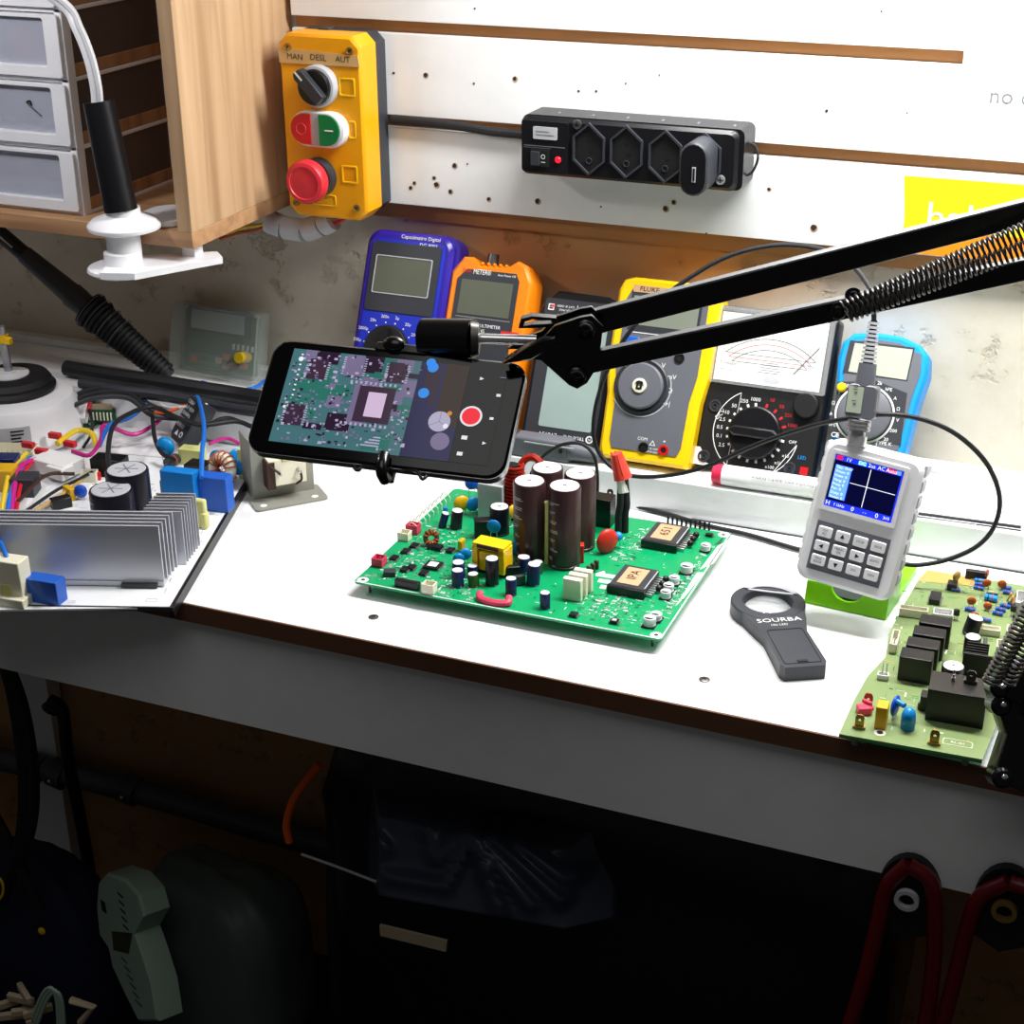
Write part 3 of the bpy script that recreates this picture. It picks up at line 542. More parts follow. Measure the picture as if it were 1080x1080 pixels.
mb = MB(F.M).lathe([(.0265, .0006), (.0262, .0025), (.0245, .0035), (.023, .0025), (0, .0025)], 'dark_grey', (D[0], D[1], 0), n=40); mb.lathe([(.0215, .002), (.0215, .006), (.020, .0075), (0, .0078)], 'mid_grey', (D[0], D[1], 0), n=36)
mb.lathe([(.0068, .0078), (.0066, .0094), (.0045, .0098), (.0042, .0085), (0, .0085)], 'cream', (D[0], D[1], 0), n=24); mb.ring([(D[0]-.0028, D[1]-.0038), (D[0]+.0028, D[1]-.0038), (D[0]+.0028, D[1]+.0038), (D[0]-.0028, D[1]+.0038)], [(D[0]-.001, D[1]-.002), (D[0]+.001, D[1]-.002), (D[0]+.001, D[1]+.002), (D[0]-.001, D[1]+.002)], .0085, .0100, 'ink_black'); obj('range_dial', mb, t)
for px, py, m in ((679, 472, 'black_plastic'), (700, 475, 'red'), (717, 378, 'black_plastic')):
    u, v = F.uv(px, py); mb = MB(F.M).lathe([(.0048, .0008), (.0048, .0022), (.0030, .0022), (.0028, .0012), (0, .0012)], m, (u, v, 0), n=20); mb.quad(circ(u, v, .0026, 14), .0014, 'ink_black'); obj('input_jack', mb, t)
# --- analog meter
F = lean((757, 318), (886, 338), .03, 1.318); w, h = F.wd, F.h; hw = w/2
t = thing('analog_multimeter', 'black analog multimeter with a big white needle scale and round range knob', 'multimeter', F.o)
mb = MB(F.M).prism(rr(-hw, 0, hw, h, .005, 3), -.026, 0, 'black_plastic', inset=.002); obj('case', mb, t, bevel=.001)
ym = F.uv(790, 408)[1]; K = F.uv(797, 457)
mb = MB(F.M).prism(rr(-hw+.003, .003, hw-.003, ym-.001, .003), 0, .0008, 'black_matte')
sc_ = (('1000', 98), ('250', 116), ('50', 134), ('10', 150), ('2.5', 164), ('0.5', 178), ('0.1', 193), ('2.5', 209))
for i, (s, a) in enumerate(sc_):
    a = math.radians(a); c_, s_ = math.cos(a), math.sin(a)
    mb.text(s, .0048, K[0]+.0335*c_, K[1]+.0305*s_, .0011, 'ink_white')
for a in list(range(98, 222, 16))+[-8, -28, -44, -62, -80, -98, -116, -134]:
    a = math.radians(a); T = Matrix.Translation((K[0]+.0255*math.cos(a), K[1]+.0255*math.sin(a), .0011)) @ Matrix.Rotation(a, 4, 'Z'); mb.rect(-.0018, -.0011, .0018, .0011, 0, 'ink_white', T)
for a in (20, 38, 56, 76):
    a = math.radians(a); T = Matrix.Translation((K[0]+.0265*math.cos(a), K[1]+.0265*math.sin(a), .0011)) @ Matrix.Rotation(a, 4, 'Z'); mb.rect(-.0018, -.0011, .0018, .0011, 0, 'ink_red', T)
for s, a in (('10', 72), ('50', 54), ('250', 37), ('1000', 20)): mb.text(s, .0046, K[0]+.034*math.cos(math.radians(a)), K[1]+.033*math.sin(math.radians(a)), .0011, 'ink_red')
for s, a in (('OFF', -6), ('x10', -30), ('x1k', -46), ('x100', -60)): mb.text(s, .0042, K[0]+.035*math.cos(math.radians(a)), K[1]+.033*math.sin(math.radians(a)), .0011, 'ink_white')
mb.ring(circ(K[0], K[1], .0395, 30, 118, 236), circ(K[0], K[1], .0388, 30, 118, 236), .0008, .0011, 'ink_white'); mb.ring(circ(K[0], K[1], .0395, 20, -58, -8), circ(K[0], K[1], .0388, 20, -58, -8), .0008, .0011, 'ink_white')
u, v = F.uv(760, 437); mb.text('DCV', .0052, u, v, .0011, 'ink_white', rot=.9); u, v = F.uv(846, 483); mb.text('LED', .0045, u, v, .0011, 'sky_blue')
u, v = F.uv(735, 480); mb.prism([(u-.004, v-.008), (u+.014, v-.008), (u+.014, v-.0065), (u+.004, v-.004), (u+.005, v+.004), (u+.002, v+.008), (u-.002, v+.008)], .0008, .0012, 'ink_white')
u, v = F.uv(845, 497); mb.rect(u-.001, v-.003, u+.006, v+.004, .0012, 'red')
obj('lower_panel', mb, t)
mb = MB(F.M).rect(-hw+.007, ym+.003, hw-.008, h-.006, .0016, 'ink_white')
C0 = (0.0, ym-.012)
for r, m in ((.062, 'ink_black'), (.057, 'ink_red'), (.052, 'ink_black')): mb.ring(circ(C0[0], C0[1]-.005, r, 30, 48, 132), circ(C0[0], C0[1]-.005, r-.0006, 30, 48, 132), .0016, .0019, m)
for i in range(29):
    a = math.radians(48+i*3); T = Matrix.Translation((C0[0], C0[1]-.005, .0018)) @ Matrix.Rotation(a, 4, 'Z'); mb.rect(.062, -.0002, .065 if i % 4 else .067, .0002, 0, 'ink_black', T)
for r in range(5): mb.rect(-.006-.004+r*.001, ym+.014+r*.0022, .012-r*.001, ym+.0147+r*.0022, .0018, 'ink_grey')
mb.ell((.004, ym+.008, .0016), (.008, .0035, .0002), 'light_grey', 12, 4)
u, v = F.uv(769, 383); mb.text('Trimeter', .0048, u, v, .0019, 'ink_grey'); mb.text('MF-110A', .0030, u-.002, v-.006, .0019, 'ink_grey'); u, v = F.uv(858, 388); mb.text('20KΩ', .0045, u, v, .0019, 'sky_blue')
T = Matrix.Translation((C0[0]+.002, C0[1], .0024)) @ Matrix.Rotation(math.radians(53), 4, 'Z'); mb.rect(.035, -.0005, .068, .0005, 0, 'ink_black', T)
obj('scale_plate', mb, t)
mb = MB(F.M).ring(rr(-hw+.002, ym, hw-.002, h-.001, .002, 2), rr(-hw+.006, ym+.003, hw-.006, h-.005, .002, 2), 0, .006, 'clear_cover'); mb.prism(rr(-hw+.002, ym, hw-.002, h-.001, .002, 2), .005, .006, 'clear_cover'); obj('scale_window', mb, t)
mb = MB(F.M).lathe([(.0245, .0008), (.0238, .008), (.0225, .009), (0, .009)], 'black_plastic', (K[0], K[1], 0), n=40); mb.prism([(K[0]-.0235, K[1]), (K[0]-.018, K[1]-.0045), (K[0]+.018, K[1]-.0045), (K[0]+.0235, K[1]), (K[0]+.018, K[1]+.0045), (K[0]-.018, K[1]+.0045)], .009, .014, 'black_plastic', inset=.0015); obj('range_knob', mb, t)
u, v = F.uv(851, 428); mb = MB(F.M).lathe([(.0118, 0), (.0112, .007), (.010, .008), (0, .008)], 'black_matte', (u, v, 0), n=32); obj('zero_knob', mb, t)
for px, py in ((754.5, 428), (742.5, 481), (833, 494)):
    u, v = F.uv(px, py); mb = MB(F.M).lathe([(.0058, .0008), (.0056, .002), (.004, .002), (.0038, .0012), (.0022, .0012), (.0022, .0022), (.0016, .0022), (.0015, .001), (0, .001)], 'dark_grey', (u, v, 0), n=22); obj('input_jack', mb, t)
# --- blue rimmed meter
F = lean((889, 346), (985, 360), .034, 1.305); w, h = F.wd, F.h; hw = w/2
t = thing('multimeter', 'grey multimeter in a bright blue rubber rim, rightmost along the wall', 'multimeter', F.o)
def hb(e): return [(-hw*.82+e, e), (hw*.82-e, e), (hw*.80-e, h*.30), (hw*.90-e, h*.62), (hw-e, h-.030), (hw-.002-e, h-.014), (hw-.010-e, h-.006-e), (hw*.3, h-e), (-hw*.3, h+.001-e), (-hw+.010+e, h-.002-e), (-hw+.002+e, h-.010), (-hw+e, h-.026), (-hw*.92+e, h*.62), (-hw*.82+e, h*.30)]
mb = MB(F.M).prism(hb(0), -.03, 0, 'sky_blue', inset=.003); obj('rubber_rim', mb, t, bevel=.0015)
mb = MB(F.M).prism(hb(.0065), 0, .001, 'mid_grey')
a = F.uv(901, 358); b_ = F.uv(957, 398)
mb.prism([F.uv(897, 359), F.uv(965, 367), F.uv(957, 402), F.uv(889, 393)], .001, .0013, 'dark_grey')
mb.prism([F.uv(884, 403), F.uv(925, 402), F.uv(957, 415), F.uv(950, 470), F.uv(876, 460)], .001, .0012, 'dark_grey')
K = F.uv(912, 437)
for i in range(17):
    a = math.radians(-60+i*19); mb.text(('2', '20', '200', 'V', 'Ω', 'A', 'hFE', '2k')[i % 8], .0042, K[0]+.0292*math.cos(a), K[1]+.0300*math.sin(a), .0015, 'ink_white')
mb.ring(circ(K[0], K[1], .0262, 36), circ(K[0], K[1], .0245, 36), .0012, .0016, 'ink_white')
u, v = F.uv(881, 459); mb.text('CE', .0062, u, v, .0015, 'ink_white'); u, v = F.uv(932, 468); mb.text('TYPE K', .0045, u, v, .0015, 'ink_white')
obj('front_panel', mb, t, bevel=.0003)
mb = MB(F.M).quad([F.uv(902, 362), F.uv(963, 369), F.uv(956, 401), F.uv(895, 392)], .0015, 'lcd_green'); obj('display', mb, t)
mb = MB(F.M).lathe([(.0235, .001), (.0230, .006), (.0215, .0068), (0, .007)], 'mid_grey', (K[0], K[1], 0), n=36); mb.prism([(K[0]-.003, K[1]-.022), (K[0]+.004, K[1]-.021), (K[0]+.004, K[1]+.021), (K[0]-.003, K[1]+.022)], .006, .012, 'light_grey', inset=.001); obj('range_knob', mb, t)
u, v = F.uv(888, 409); mb = MB(F.M).lathe([(.0042, .001), (.0042, .0035), (.003, .0045), (0, .0047)], 'yellow_button', (u, v, 0), n=20); obj('button', mb, t)
# --- clear cased tester at the left of the wall
F = Frame((hy(227, 400, 1.372).x, 1.365, .038), (1, -.05, 0), (0, .25, 1)); F.Z = F.X.cross(F.Y)
def U(px, py): return F.uv(px, py)
t = thing('component_tester', 'clear cased component tester with a dim screen and yellow knob, at the left', 'tester', F.o)
a = U(184, 318); b_ = U(268, 400); x0, y1 = a; x1 = b_[0]+.002; y0 = U(225, 398)[1]
mb = MB(F.M).prism(rr(x0, y0, x1, y1, .003), -.02, -.017, 'clear_plastic'); mb.ring(rr(x0, y0, x1, y1, .003), rr(x0+.002, y0+.002, x1-.002, y1-.002, .002), -.017, .003, 'clear_plastic'); mb.prism(rr(x0, y0, x1, y1, .003), .003, .005, 'clear_plastic'); obj('case', mb, t)
mb = MB(F.M).prism(rr(x0+.008, y0+.006, x1-.006, y1-.006, .002), -.012, -.010, 'pcb_dark')
c0 = U(195, 371); c1 = U(228, 387); mb.prism([c0, (c1[0], c0[1]), c1, (c0[0], c1[1])], -.010, -.0085, 'teal_label'); mb.text('TEST', .005, (c0[0]+c1[0])/2, c0[1]-.005, -.008, 'ink_black'); mb.text('LCR ESR', .005, (c0[0]+c1[0])/2, c1[1]+.005, -.008, 'ink_black')
for i in range(7): mb.box((random.uniform(x0+.02, x1-.015), random.uniform(y0+.01, y0+.03), -.008), (.008, .006, .004), random.choice(['coil_copper', 'light_grey', 'black_plastic', 'beige']))
for i in range(5): mb.box((U(243+i*5, 366)[0], U(243, 366)[1], -.006), (.0012, .006, .004), 'light_grey')
obj('circuit_board', mb, t)
s0 = U(197, 321); s1 = U(260, 358); mb = MB(F.M).prism([s0, (s1[0], s0[1]), s1, (s0[0], s1[1])], -.009, -.004, 'black_plastic'); mb.rect(s0[0]+.004, s1[1]+.003, s1[0]-.006, s0[1]-.004, -.0038, 'lcd_teal'); obj('screen', mb, t)
u, v = U(256, 377); mb = MB(F.M).cyl((u, v, -.008), (u, v, .008), .0062, .0058, 'yellow_button', n=18); obj('knob', mb, t, bevel=.0006)
# --- marker pen on the shelf
a = hz(756, 494, LEDGE+.010); a.y = 1.2975; b_ = Vector((a.x+.128, 1.2985, a.z))
t = thing('marker_pen', 'white marker pen with a red end lying on the shelf below the analog meter', 'marker', (a+b_)/2-Vector((0, 0, .009)))
z_ = LEDGE+.0096; a.z = b_.z = z_
mb = MB().cyl((a.x+.009, a.y, z_), b_, .0094, .0094, 'white_plastic', n=28)
MF = Frame((a.x+.06, 1.2975-.0066, z_+.0067), (1, 0, 0), (0, .7, .7)); 
mb2 = MB(MF.M); mb2.text('Marcador para quadro branco', .0048, .006, -.002, .0006, 'ink_black', rot=math.pi); mb2.text('NÃO RECARREGÁVEL', .0030, .006, .003, .0004, 'ink_grey', rot=math.pi)
mb.v += mb2.v; o0 = len(mb.v)-len(mb2.v); 
for f, m_ in zip(mb2.f, mb2.m): mb.f.append([i+o0 for i in f]); mb.m.append(mb.mi(mb2.names[m_]))
obj('barrel', mb, t)
mb = MB().cyl(a, (a.x+.009, a.y, z_), .0080, .0096, 'pink_red', n=24); obj('end_cap', mb, t, bevel=.001)
# --- metal rod and cable at the foot of the shelf
mb = MB().cyl(hz(964, 541, LEDGE+.003), hz(1077, 556, LEDGE+.003), .0016, .0016, 'dark_grey', n=8); mb.cyl(hz(1030, 553, LEDGE+.002), hz(1077, 559.5, LEDGE+.002), .0008, .0008, 'dark_grey', n=8); loose('metal_rod', 'thin dark rod lying on the white rear shelf right of the oscilloscope', 'rod', mb)
mb = MB().tube([hz(x, y, .003) for x, y in ((640, 527), (700, 541), (745, 554), (790, 564), (845, 580), (880, 584))], .0021, 'rubber'); loose('test_cable', 'thin black cable lying on the worktop along the foot of the rear shelf', 'cable', mb)
# ================================================================ pocket oscilloscope and green stand
bl = hy(837, 607, 1.135); br_ = hy(938, 637, 1.129); tl = hy(870, 464, 1.166); tr = hy(975, 484, 1.160)
F = Frame((bl+br_)/2, br_-bl, (tl+tr)/2-(bl+br_)/2); w = ((br_-bl).length+(tr-tl).length)/2; h = ((tl+tr)/2-(bl+br_)/2).length; hw = w/2
t = thing('pocket_oscilloscope', 'white handheld oscilloscope with a lit blue screen and twelve keys on a green stand', 'oscilloscope', F.w(0, 0, -.01))
mb = MB(F.M).prism(rr(-hw, 0, hw, h, .009, 5), -.020, -.0, 'white_plastic', inset=.003)
for i in range(8):
    for s in (-1, 1): mb.prism(rr(s*hw-.0012, .014+i*.0125, s*hw+.0012, .023+i*.0125, .001, 2), -.018, -.004, 'light_grey' if s > 0 else 'white_plastic')
obj('case', mb, t, bevel=.0012)
P = F.P((881, 482), (954, 494), (941, 549), (869, 535)); xa = (P[0][0]+P[3][0])/2; xb = (P[1][0]+P[2][0])/2; ya = (P[2][1]+P[3][1])/2; yb = (P[0][1]+P[1][1])/2; z = .0012
mb = MB(F.M).rect(xa, ya, xb, yb, .0006, 'e_navy'); W_ = xb-xa; H_ = yb-ya
mb.rect(xa, yb-.10*H_, xb, yb, .0008, 'e_blue'); mb.rect(xa, ya, xb, ya+.12*H_, .0008, 'e_blue'); mb.rect(xa+.98*W_, ya, xb, yb, .0009, 'e_blue')
mb.rect(xa+.02*W_, yb-.085*H_, xa+.11*W_, yb-.01*H_, .001, 'e_red'); mb.rect(xa+.34*W_, yb-.085*H_, xa+.46*W_, yb-.01*H_, .001, 'e_cyan'); mb.rect(xa+.76*W_, yb-.085*H_, xa+.9*W_, yb-.01*H_, .001, 'e_red'); mb.rect(xa+.9*W_, yb-.085*H_, xa+.97*W_, yb-.01*H_, .001, 'e_skyblue')
for s, x_ in (('1V', .2), ('DC', .40), ('2us', .54), ('AC', .68), ('Auto', .83)): mb.text(s, .0042, xa+x_*W_, yb-.05*H_, .0012, 'e_white')
mb.rect(xa+.03*W_, ya+.17*H_, xa+.28*W_, yb-.18*H_, .0008, 'e_blue'); mb.rect(xa+.035*W_, ya+.175*H_, xa+.27*W_, yb-.185*H_, .0009, 'e_skyblue')
for i, s in enumerate(('Vpp: 0mV', 'Vmax: 0', 'Vmin: 0', 'Vavg: 0', 'Freq: 0', 'Per: 0', 'Duty: 0', 'Vrms: 0')): mb.text(s, .0030, xa+.045*W_, yb-(.22+i*.083)*H_, .0012, 'e_white', align='LEFT', sx=1.1)
mb.rect(xa+.535*W_, ya+.14*H_, xa+.545*W_, yb-.12*H_, .0009, 'e_white'); mb.rect(xa+.29*W_, ya+.53*H_, xa+.96*W_, ya+.54*H_, .0009, 'e_white')
for s, x_ in (('H', .05), ('f 1kHz', .22), ('0', .42), ('- -', .60), ('0', .78), ('3V3', .92)): mb.text(s, .0050 if s in '0H' else .0032, xa+x_*W_, ya+.06*H_, .0012, 'e_white')
obj('screen', mb, t)
mb = MB(F.M).ring(rr(xa-.0035, ya-.0035, xb+.0035, yb+.0035, .001, 2), rr(xa-.0005, ya-.0005, xb+.0005, yb+.0005, .0005, 2), 0, .0014, 'white_plastic'); obj('screen_bezel', mb, t)
P = F.P((861, 551), (941, 566), (927, 619), (851, 600)); xa = (P[0][0]+P[3][0])/2; xb = (P[1][0]+P[2][0])/2; ya = (P[2][1]+P[3][1])/2; yb = (P[0][1]+P[1][1])/2; W_ = xb-xa; H_ = yb-ya
mb = MB(F.M).rect(xa, ya, xb, yb, .0006, 'mid_grey'); obj('keypad_panel', mb, t)
for r in range(3):
    for c in range(4):
        u = xa+W_*(.135+.243*c); v = yb-H_*(.2+.29*r)
        mb = MB(F.M).prism(rr(u-.0056, v-.0042, u+.0056, v+.0042, .0012), .0006, .0022, 'white_plastic', inset=.0005)
        k = r*4+c
        if k in (1, 4, 6, 9):
            a = {1: 90, 4: 180, 6: 0, 9: -90}[k]; mb.quad([(u+.0022*math.cos(math.radians(a+q)), v+.0022*math.sin(math.radians(a+q))) for q in (0, 125, 235)], .0024, 'ink_black')
        else: mb.text(('CH\nAC', '', 'STOP', 'SAVE', '', 'MENU\nOK', '', 'AUTO', 'TRIG\nEDGE', '', '50%', 'GEN')[k], .0026, u, v, .0024, 'ink_black')
        obj('key', mb, t)
# BNC plug with grey boot standing on the top edge
c0 = F.w(-hw+.026, h-.001, -.011); dirv = (hy(925, 340, 1.20)-hy(903, 466, 1.165)); c0 = hy(903, 470, 1.166); c3 = hy(922, 338, 1.196); ax = (c3-c0)
def cp(k): return c0+ax*k
pb = thing('bnc_probe_plug', 'metal BNC plug with ribbed grey boot standing on top of the white oscilloscope', 'connector', c0)
mb = MB().cyl(cp(0), cp(.08), .0075, .0075, 'chrome', n=24); mb.cyl(cp(.08), cp(.12), .0058, .0058, 'steel', n=24); mb.cyl(cp(.12), cp(.21), .0086, .0086, 'chrome', n=24)
for k in (.13, .16, .19): mb.cyl(cp(k), cp(k+.012), .0091, .0091, 'steel', n=24)
obj('collar', mb, pb, bevel=.0004)
yx = Frame(cp(.22), Vector((1, 0, 0)), ax); mb = MB(yx.M); L_ = ax.length
mb.prism(rr(-.0115, 0, .0115, L_*.27, .003), -.0075, .0075, 'mid_grey', inset=.001); bd = obj('body', mb, pb, bevel=.001)
mb = MB(yx.M).prism(rr(-.0105, .004, .001, L_*.25, .001), .0075, .0080, 'lcd_green'); mb.text('x1', .005, -.005, .012, .0083, 'ink_black', rot=math.pi/2); mb.text('x10', .005, -.005, .022, .0083, 'ink_black', rot=math.pi/2); obj('label', mb, bd)
mb = MB().cyl(cp(.48), cp(.66), .0078, .0068, 'mid_grey', n=20)
for i in range(10): mb.cyl(cp(.67+i*.033), cp(.67+i*.033+.021), .0062-.0002*i, .0061-.0002*i, 'light_grey', n=16)
mb.cyl(cp(.65), cp(1.0), .0042, .0026, 'black_plastic', n=14); obj('strain_relief', mb, pb)
pts = [cp(.99)]+[hy(x, y, Y) for x, y, Y in ((921, 318, 1.20), (915, 300, 1.22), (896, 278, 1.25), (862, 262, 1.27), (815, 259, 1.275), (762, 273, 1.27), (705, 309, 1.26), (668, 345, 1.255), (643, 385, 1.25), (628, 430, 1.25), (627, 465, 1.25), (640, 488, 1.25), (662, 501, 1.25), (700, 502, 1.25), (745, 492, 1.24), (800, 468, 1.22), (850, 451, 1.20), (890, 442, 1.178), (935, 437, 1.178), (975, 443, 1.19), (1010, 459, 1.20), (1040, 488, 1.21), (1054, 522, 1.215), (1050, 552, 1.215), (1032, 575, 1.21), (1000, 590, 1.205), (966, 596, 1.20), (940, 592, 1.19))]
mb = MB().tube(pts, .0020, 'rubber', n=8, sub=5); obj('cable', mb, pb)
# stand
s0 = hz(848, 636, 0); s1 = hz(934, 655, 0); s2 = hz(970, 602, 0); GX = (s1-s0).normalized(); SF = Frame((s0.x, s0.y, 0), GX, (-GX.y, GX.x, 0)); sw = (s1-s0).length; sd = SF.uv(970, 604)[1]
x0 = 0; t = thing('phone_stand', 'lime green plastic stand holding the white oscilloscope', 'stand', SF.w(sw/2, sd/2, 0))
mb = MB(SF.M).prism(rr(0, .006, sw, sd, .003), 0, .006, 'green_stand'); obj('base_plate', mb, t, bevel=.001)
obj('notch_shade', MB(SF.M).prism(rr(sw*.22, .008, sw*.78, .030, .003), .006, .0085, 'dark_grey'), t)  # dark sheet standing in for the shade seen through the lip notch
half = [(0, 0), (sw*.27, 0)]; N = 10
mb = MB(SF.M); pr = [(.0, .0), (sw, .0), (sw, .019), (sw*.72, .019)]+[(sw*.5+sw*.20*math.cos(a), .019-.0115*math.sin(a)) for a in [math.pi*i/12 for i in range(13)]]+[(sw*.28, .019), (0, .019)]
mb.prism(pr, 0, .004, 'green_stand', T=Matrix.Translation((0, .004, 0)) @ Matrix.Rotation(math.pi/2-.22, 4, 'X')); obj('front_lip', mb, t, bevel=.0008)
mb = MB(SF.M).prism(rr(.006, 0, sw-.004, .052, .004), 0, .004, 'green_stand', T=Matrix.Translation((0, sd*.56, .004)) @ Matrix.Rotation(math.pi/2-.25, 4, 'X')); obj('back_rest', mb, t, bevel=.0008)
mb = MB(SF.M).prism([(0, 0), (.028, 0), (.034, .018), (.024, .012), (.002, .015)], 0, .003, 'green_stand', T=Matrix.Translation((0, .002, .004)) @ Matrix(((0, 0, 1, 0), (1, 0, 0, 0), (0, 1, 0, 0), (0, 0, 0, 1)))); obj('side_wing', mb, t)
mb = MB(SF.M).prism([(0, 0), (.038, 0), (.042, .014), (.024, .010), (.002, .015)], 0, .003, 'green_stand', T=Matrix.Translation((sw-.003, .002, .004)) @ Matrix(((0, 0, 1, 0), (1, 0, 0, 0), (0, 1, 0, 0), (0, 0, 0, 1)))); obj('side_wing', mb, t)
# ================================================================ magnifier with black handle
Z0 = .0; G = lambda x, y, z=.012: hz(x, y, z)
c = (G(810, 634)); e = G(848, 700); ax = (e-c); ax.z = 0; L = ax.length; MFr = Frame((c.x, c.y, 0), (ax.y, -ax.x, 0), ax); 
t = thing('magnifier', 'dark grey hand magnifier with a round lens lying on the worktop', 'magnifier', (c.x+ax.x/2, c.y+ax.y/2, 0))
R1 = .0300; rl = .0200; wb = .0165
out = [(R1*math.cos(a), R1*math.sin(a)) for a in [math.radians(d) for d in range(10, -191, -12)]]+[(-R1*.98, .012), (-.020, .036), (-wb, .055), (-wb-.001, L-.002), (-wb+.002, L+.004), (wb-.002, L+.004), (wb+.001, L-.002), (wb, .055), (.020, .036), (R1*.98, .012)]
inn = []
for p in out:
    a = math.atan2(p[1], p[0]) if math.hypot(*p) < .05 and p[1] < .03 else None; inn.append(p)
mb = MB(MFr.M)
ho = [(R1*math.cos(a), R1*math.sin(a)) for a in [2*math.pi*i/40 for i in range(40)]]; hi = [(rl*math.cos(a), rl*math.sin(a)) for a in [2*math.pi*i/40 for i in range(40)]]
mb.ring(ho, hi, .0, .0124, 'dark_grey'); obj('frame', mb, t, bevel=.001); mb = MB(MFr.M)
arc = [(rl+.0035)*1 for _ in (0,)]
neck = [(R1*math.cos(a), R1*math.sin(a)) for a in [math.radians(d) for d in range(-5, 186, 10)]]
hand = neck[::-1][:0]+[(R1*.995, -.0025)]
poly = [(R1*.996, .0)]+[(.0215, .034), (wb+.0005, .052), (wb+.0015, L-.002), (wb-.001, L+.004), (-wb+.001, L+.004), (-wb-.0015, L-.002), (-wb-.0005, .052), (-.0215, .034), (-R1*.996, .0)]
inner_arc = [(R1*.97*math.cos(a), R1*.97*math.sin(a)) for a in [math.radians(d) for d in range(180, -1, -12)]]
n1 = poly; allp = n1+inner_arc[1:-1]
mb.prism([(.0215, .034), (wb+.0005, .052), (wb+.0015, L-.002), (wb-.001, L+.004), (-wb+.001, L+.004), (-wb-.0015, L-.002), (-wb-.0005, .052), (-.0215, .034)], .0, .012, 'dark_grey')
n_ = 14; I_ = [(R1*.93*math.cos(q), R1*.93*math.sin(q)) for q in [math.radians(168-156*i/n_) for i in range(n_+1)]]; O_ = [(-.0215+.043*i/n_, .034) for i in range(n_+1)]
O_[0] = (-.0218, .0335); vs = [(x, y, z) for z in (0, .012) for P_ in (I_, O_) for x, y in P_]; m_ = n_+1
mb.add(vs, [(2*m_+i, 2*m_+i+1, 3*m_+i+1, 3*m_+i) for i in range(n_)]+[(2*m_, 3*m_, m_, 0), (2*m_+n_, n_, m_+n_, 3*m_+n_)], 'dark_grey'); mb.text('SOURBA', .0082, 0, .0325, .0124, 'ink_white', rot=math.pi+.0, sx=1.15); mb.text('10x LED', .0040, .002, .040, .0124, 'ink_white', rot=math.pi); mb.quad(circ(0, .0245, .0012, 10), .0124, 'ink_grey')
mb.ring(rr(-wb+.002, .047, wb-.002, L-.001, .002), rr(-wb+.0026, .0476, wb-.0026, L-.0016, .002), .012, .0124, 'black_matte'); mb.box((.0, L-.004, .0123), (.008, .003, .0008), 'black_matte')
obj('handle', mb, t, smooth=20)
mb = MB(MFr.M).lathe([(rl, .004), (rl*.8, .0085), (rl*.4, .0105), (0, .011), ], 'lens_glass', (0, 0, 0), n=36); mb.lathe([(rl, .004), (rl*.5, .002), (0, .0015)], 'lens_glass', (0, 0, 0), n=36); obj('lens', mb, t)
mb = MB(MFr.M).ring(circ(0, 0, R1*.93, 30, 195, 300), circ(0, 0, R1*.80, 30, 195, 300), .0122, .0129, 'light_grey'); obj('led_strip', mb, t)
# ================================================================ component makers (all sit on a board top at height zt)
def up(n=0): return Vector((0, 0, 1))
def can(par, p, r, h, m='cap_navy', tilt=(0, 0), txt=False, name='capacitor', top='cap_top'):
    p = Vector(p); a = Vector((tilt[0], tilt[1], 1)).normalized(); X = a.orthogonal().normalized(); X = Vector((1, 0, 0)); X = (X-a*X.dot(a)).normalized(); F = Frame(p, X, a.cross(X)); 
    T = F.M
    mb = MB(T).lathe([(r*.94, 0), (r, r*.06), (r, r*.18), (r*.93, r*.24), (r, r*.32), (r, h-r*.10), (r*.96, h), (r*.84, h)], m, n=22)
    if txt:
        for k in range(7):
            for q in range(3):
                a0 = math.radians(228+random.uniform(-4, 4)); zt_ = h*(.12+.115*k)+q*.0016; L = random.uniform(.25, .75)
                P = [(r*1.004*math.cos(a0+L*i/6), r*1.004*math.sin(a0+L*i/6)) for i in range(7)]
                if q == 2: continue
                vs = [(x, y, zt_) for x, y in P]+[(x, y, zt_+.0007) for x, y in P]; mb.add(vs, [(i, i+1, i+8, i+7) for i in range(6)], 'light_grey')
    o = obj(name, mb, par)
    mb = MB(T).lathe([(r*.90, h-.0002), (r*.86, h+.0004), (0, h+.0005)], top, n=22)
    if r > .007:
        for k in range(3):
            q = Matrix.Rotation(math.radians(20+60*k), 4, 'Z'); mb.box((0, 0, h+.0006), (r*1.1, r*.045, .0002), 'mid_grey', T=q)
    obj('top_disc', mb, o); return o
def leg2(mb, p, dx, h, m='steel', rot=0):
    for s in (-1, 1): mb.cyl((p[0]+s*dx*math.cos(rot), p[1]+s*dx*math.sin(rot), p[2]-.0005), (p[0]+s*dx*math.cos(rot)*.8, p[1]+s*dx*math.sin(rot)*.8, p[2]+h), .0004, m=m, n=6)
def disc(par, p, r, m, rot=0, lift=.003, th=.0022, name='disc_capacitor', lean_=0):
    mb = MB(); leg2(mb, p, r*.5, lift+r*.3, rot=rot)
    T = Matrix.Translation((p[0], p[1], p[2]+lift+r)) @ Matrix.Rotation(rot, 4, 'Z') @ Matrix.Rotation(lean_, 4, 'X'); mb.ell((0, 0, 0), (r, th, r), m, 16, 10, T); return obj(name, mb, par)
def blk(par, p, d, m, rot=0, name='film_capacitor', bevel=.0006, mark=None):
    mb = MB(Matrix.Translation(p) @ Matrix.Rotation(rot, 4, 'Z')).box((0, 0, d[2]/2), d, m)
    if mark: mb.rect(-d[0]*.4, -d[1]*.4, d[0]*.4, d[1]*.4, d[2]+.0002, mark)
    return obj(name, mb, par, bevel=bevel)
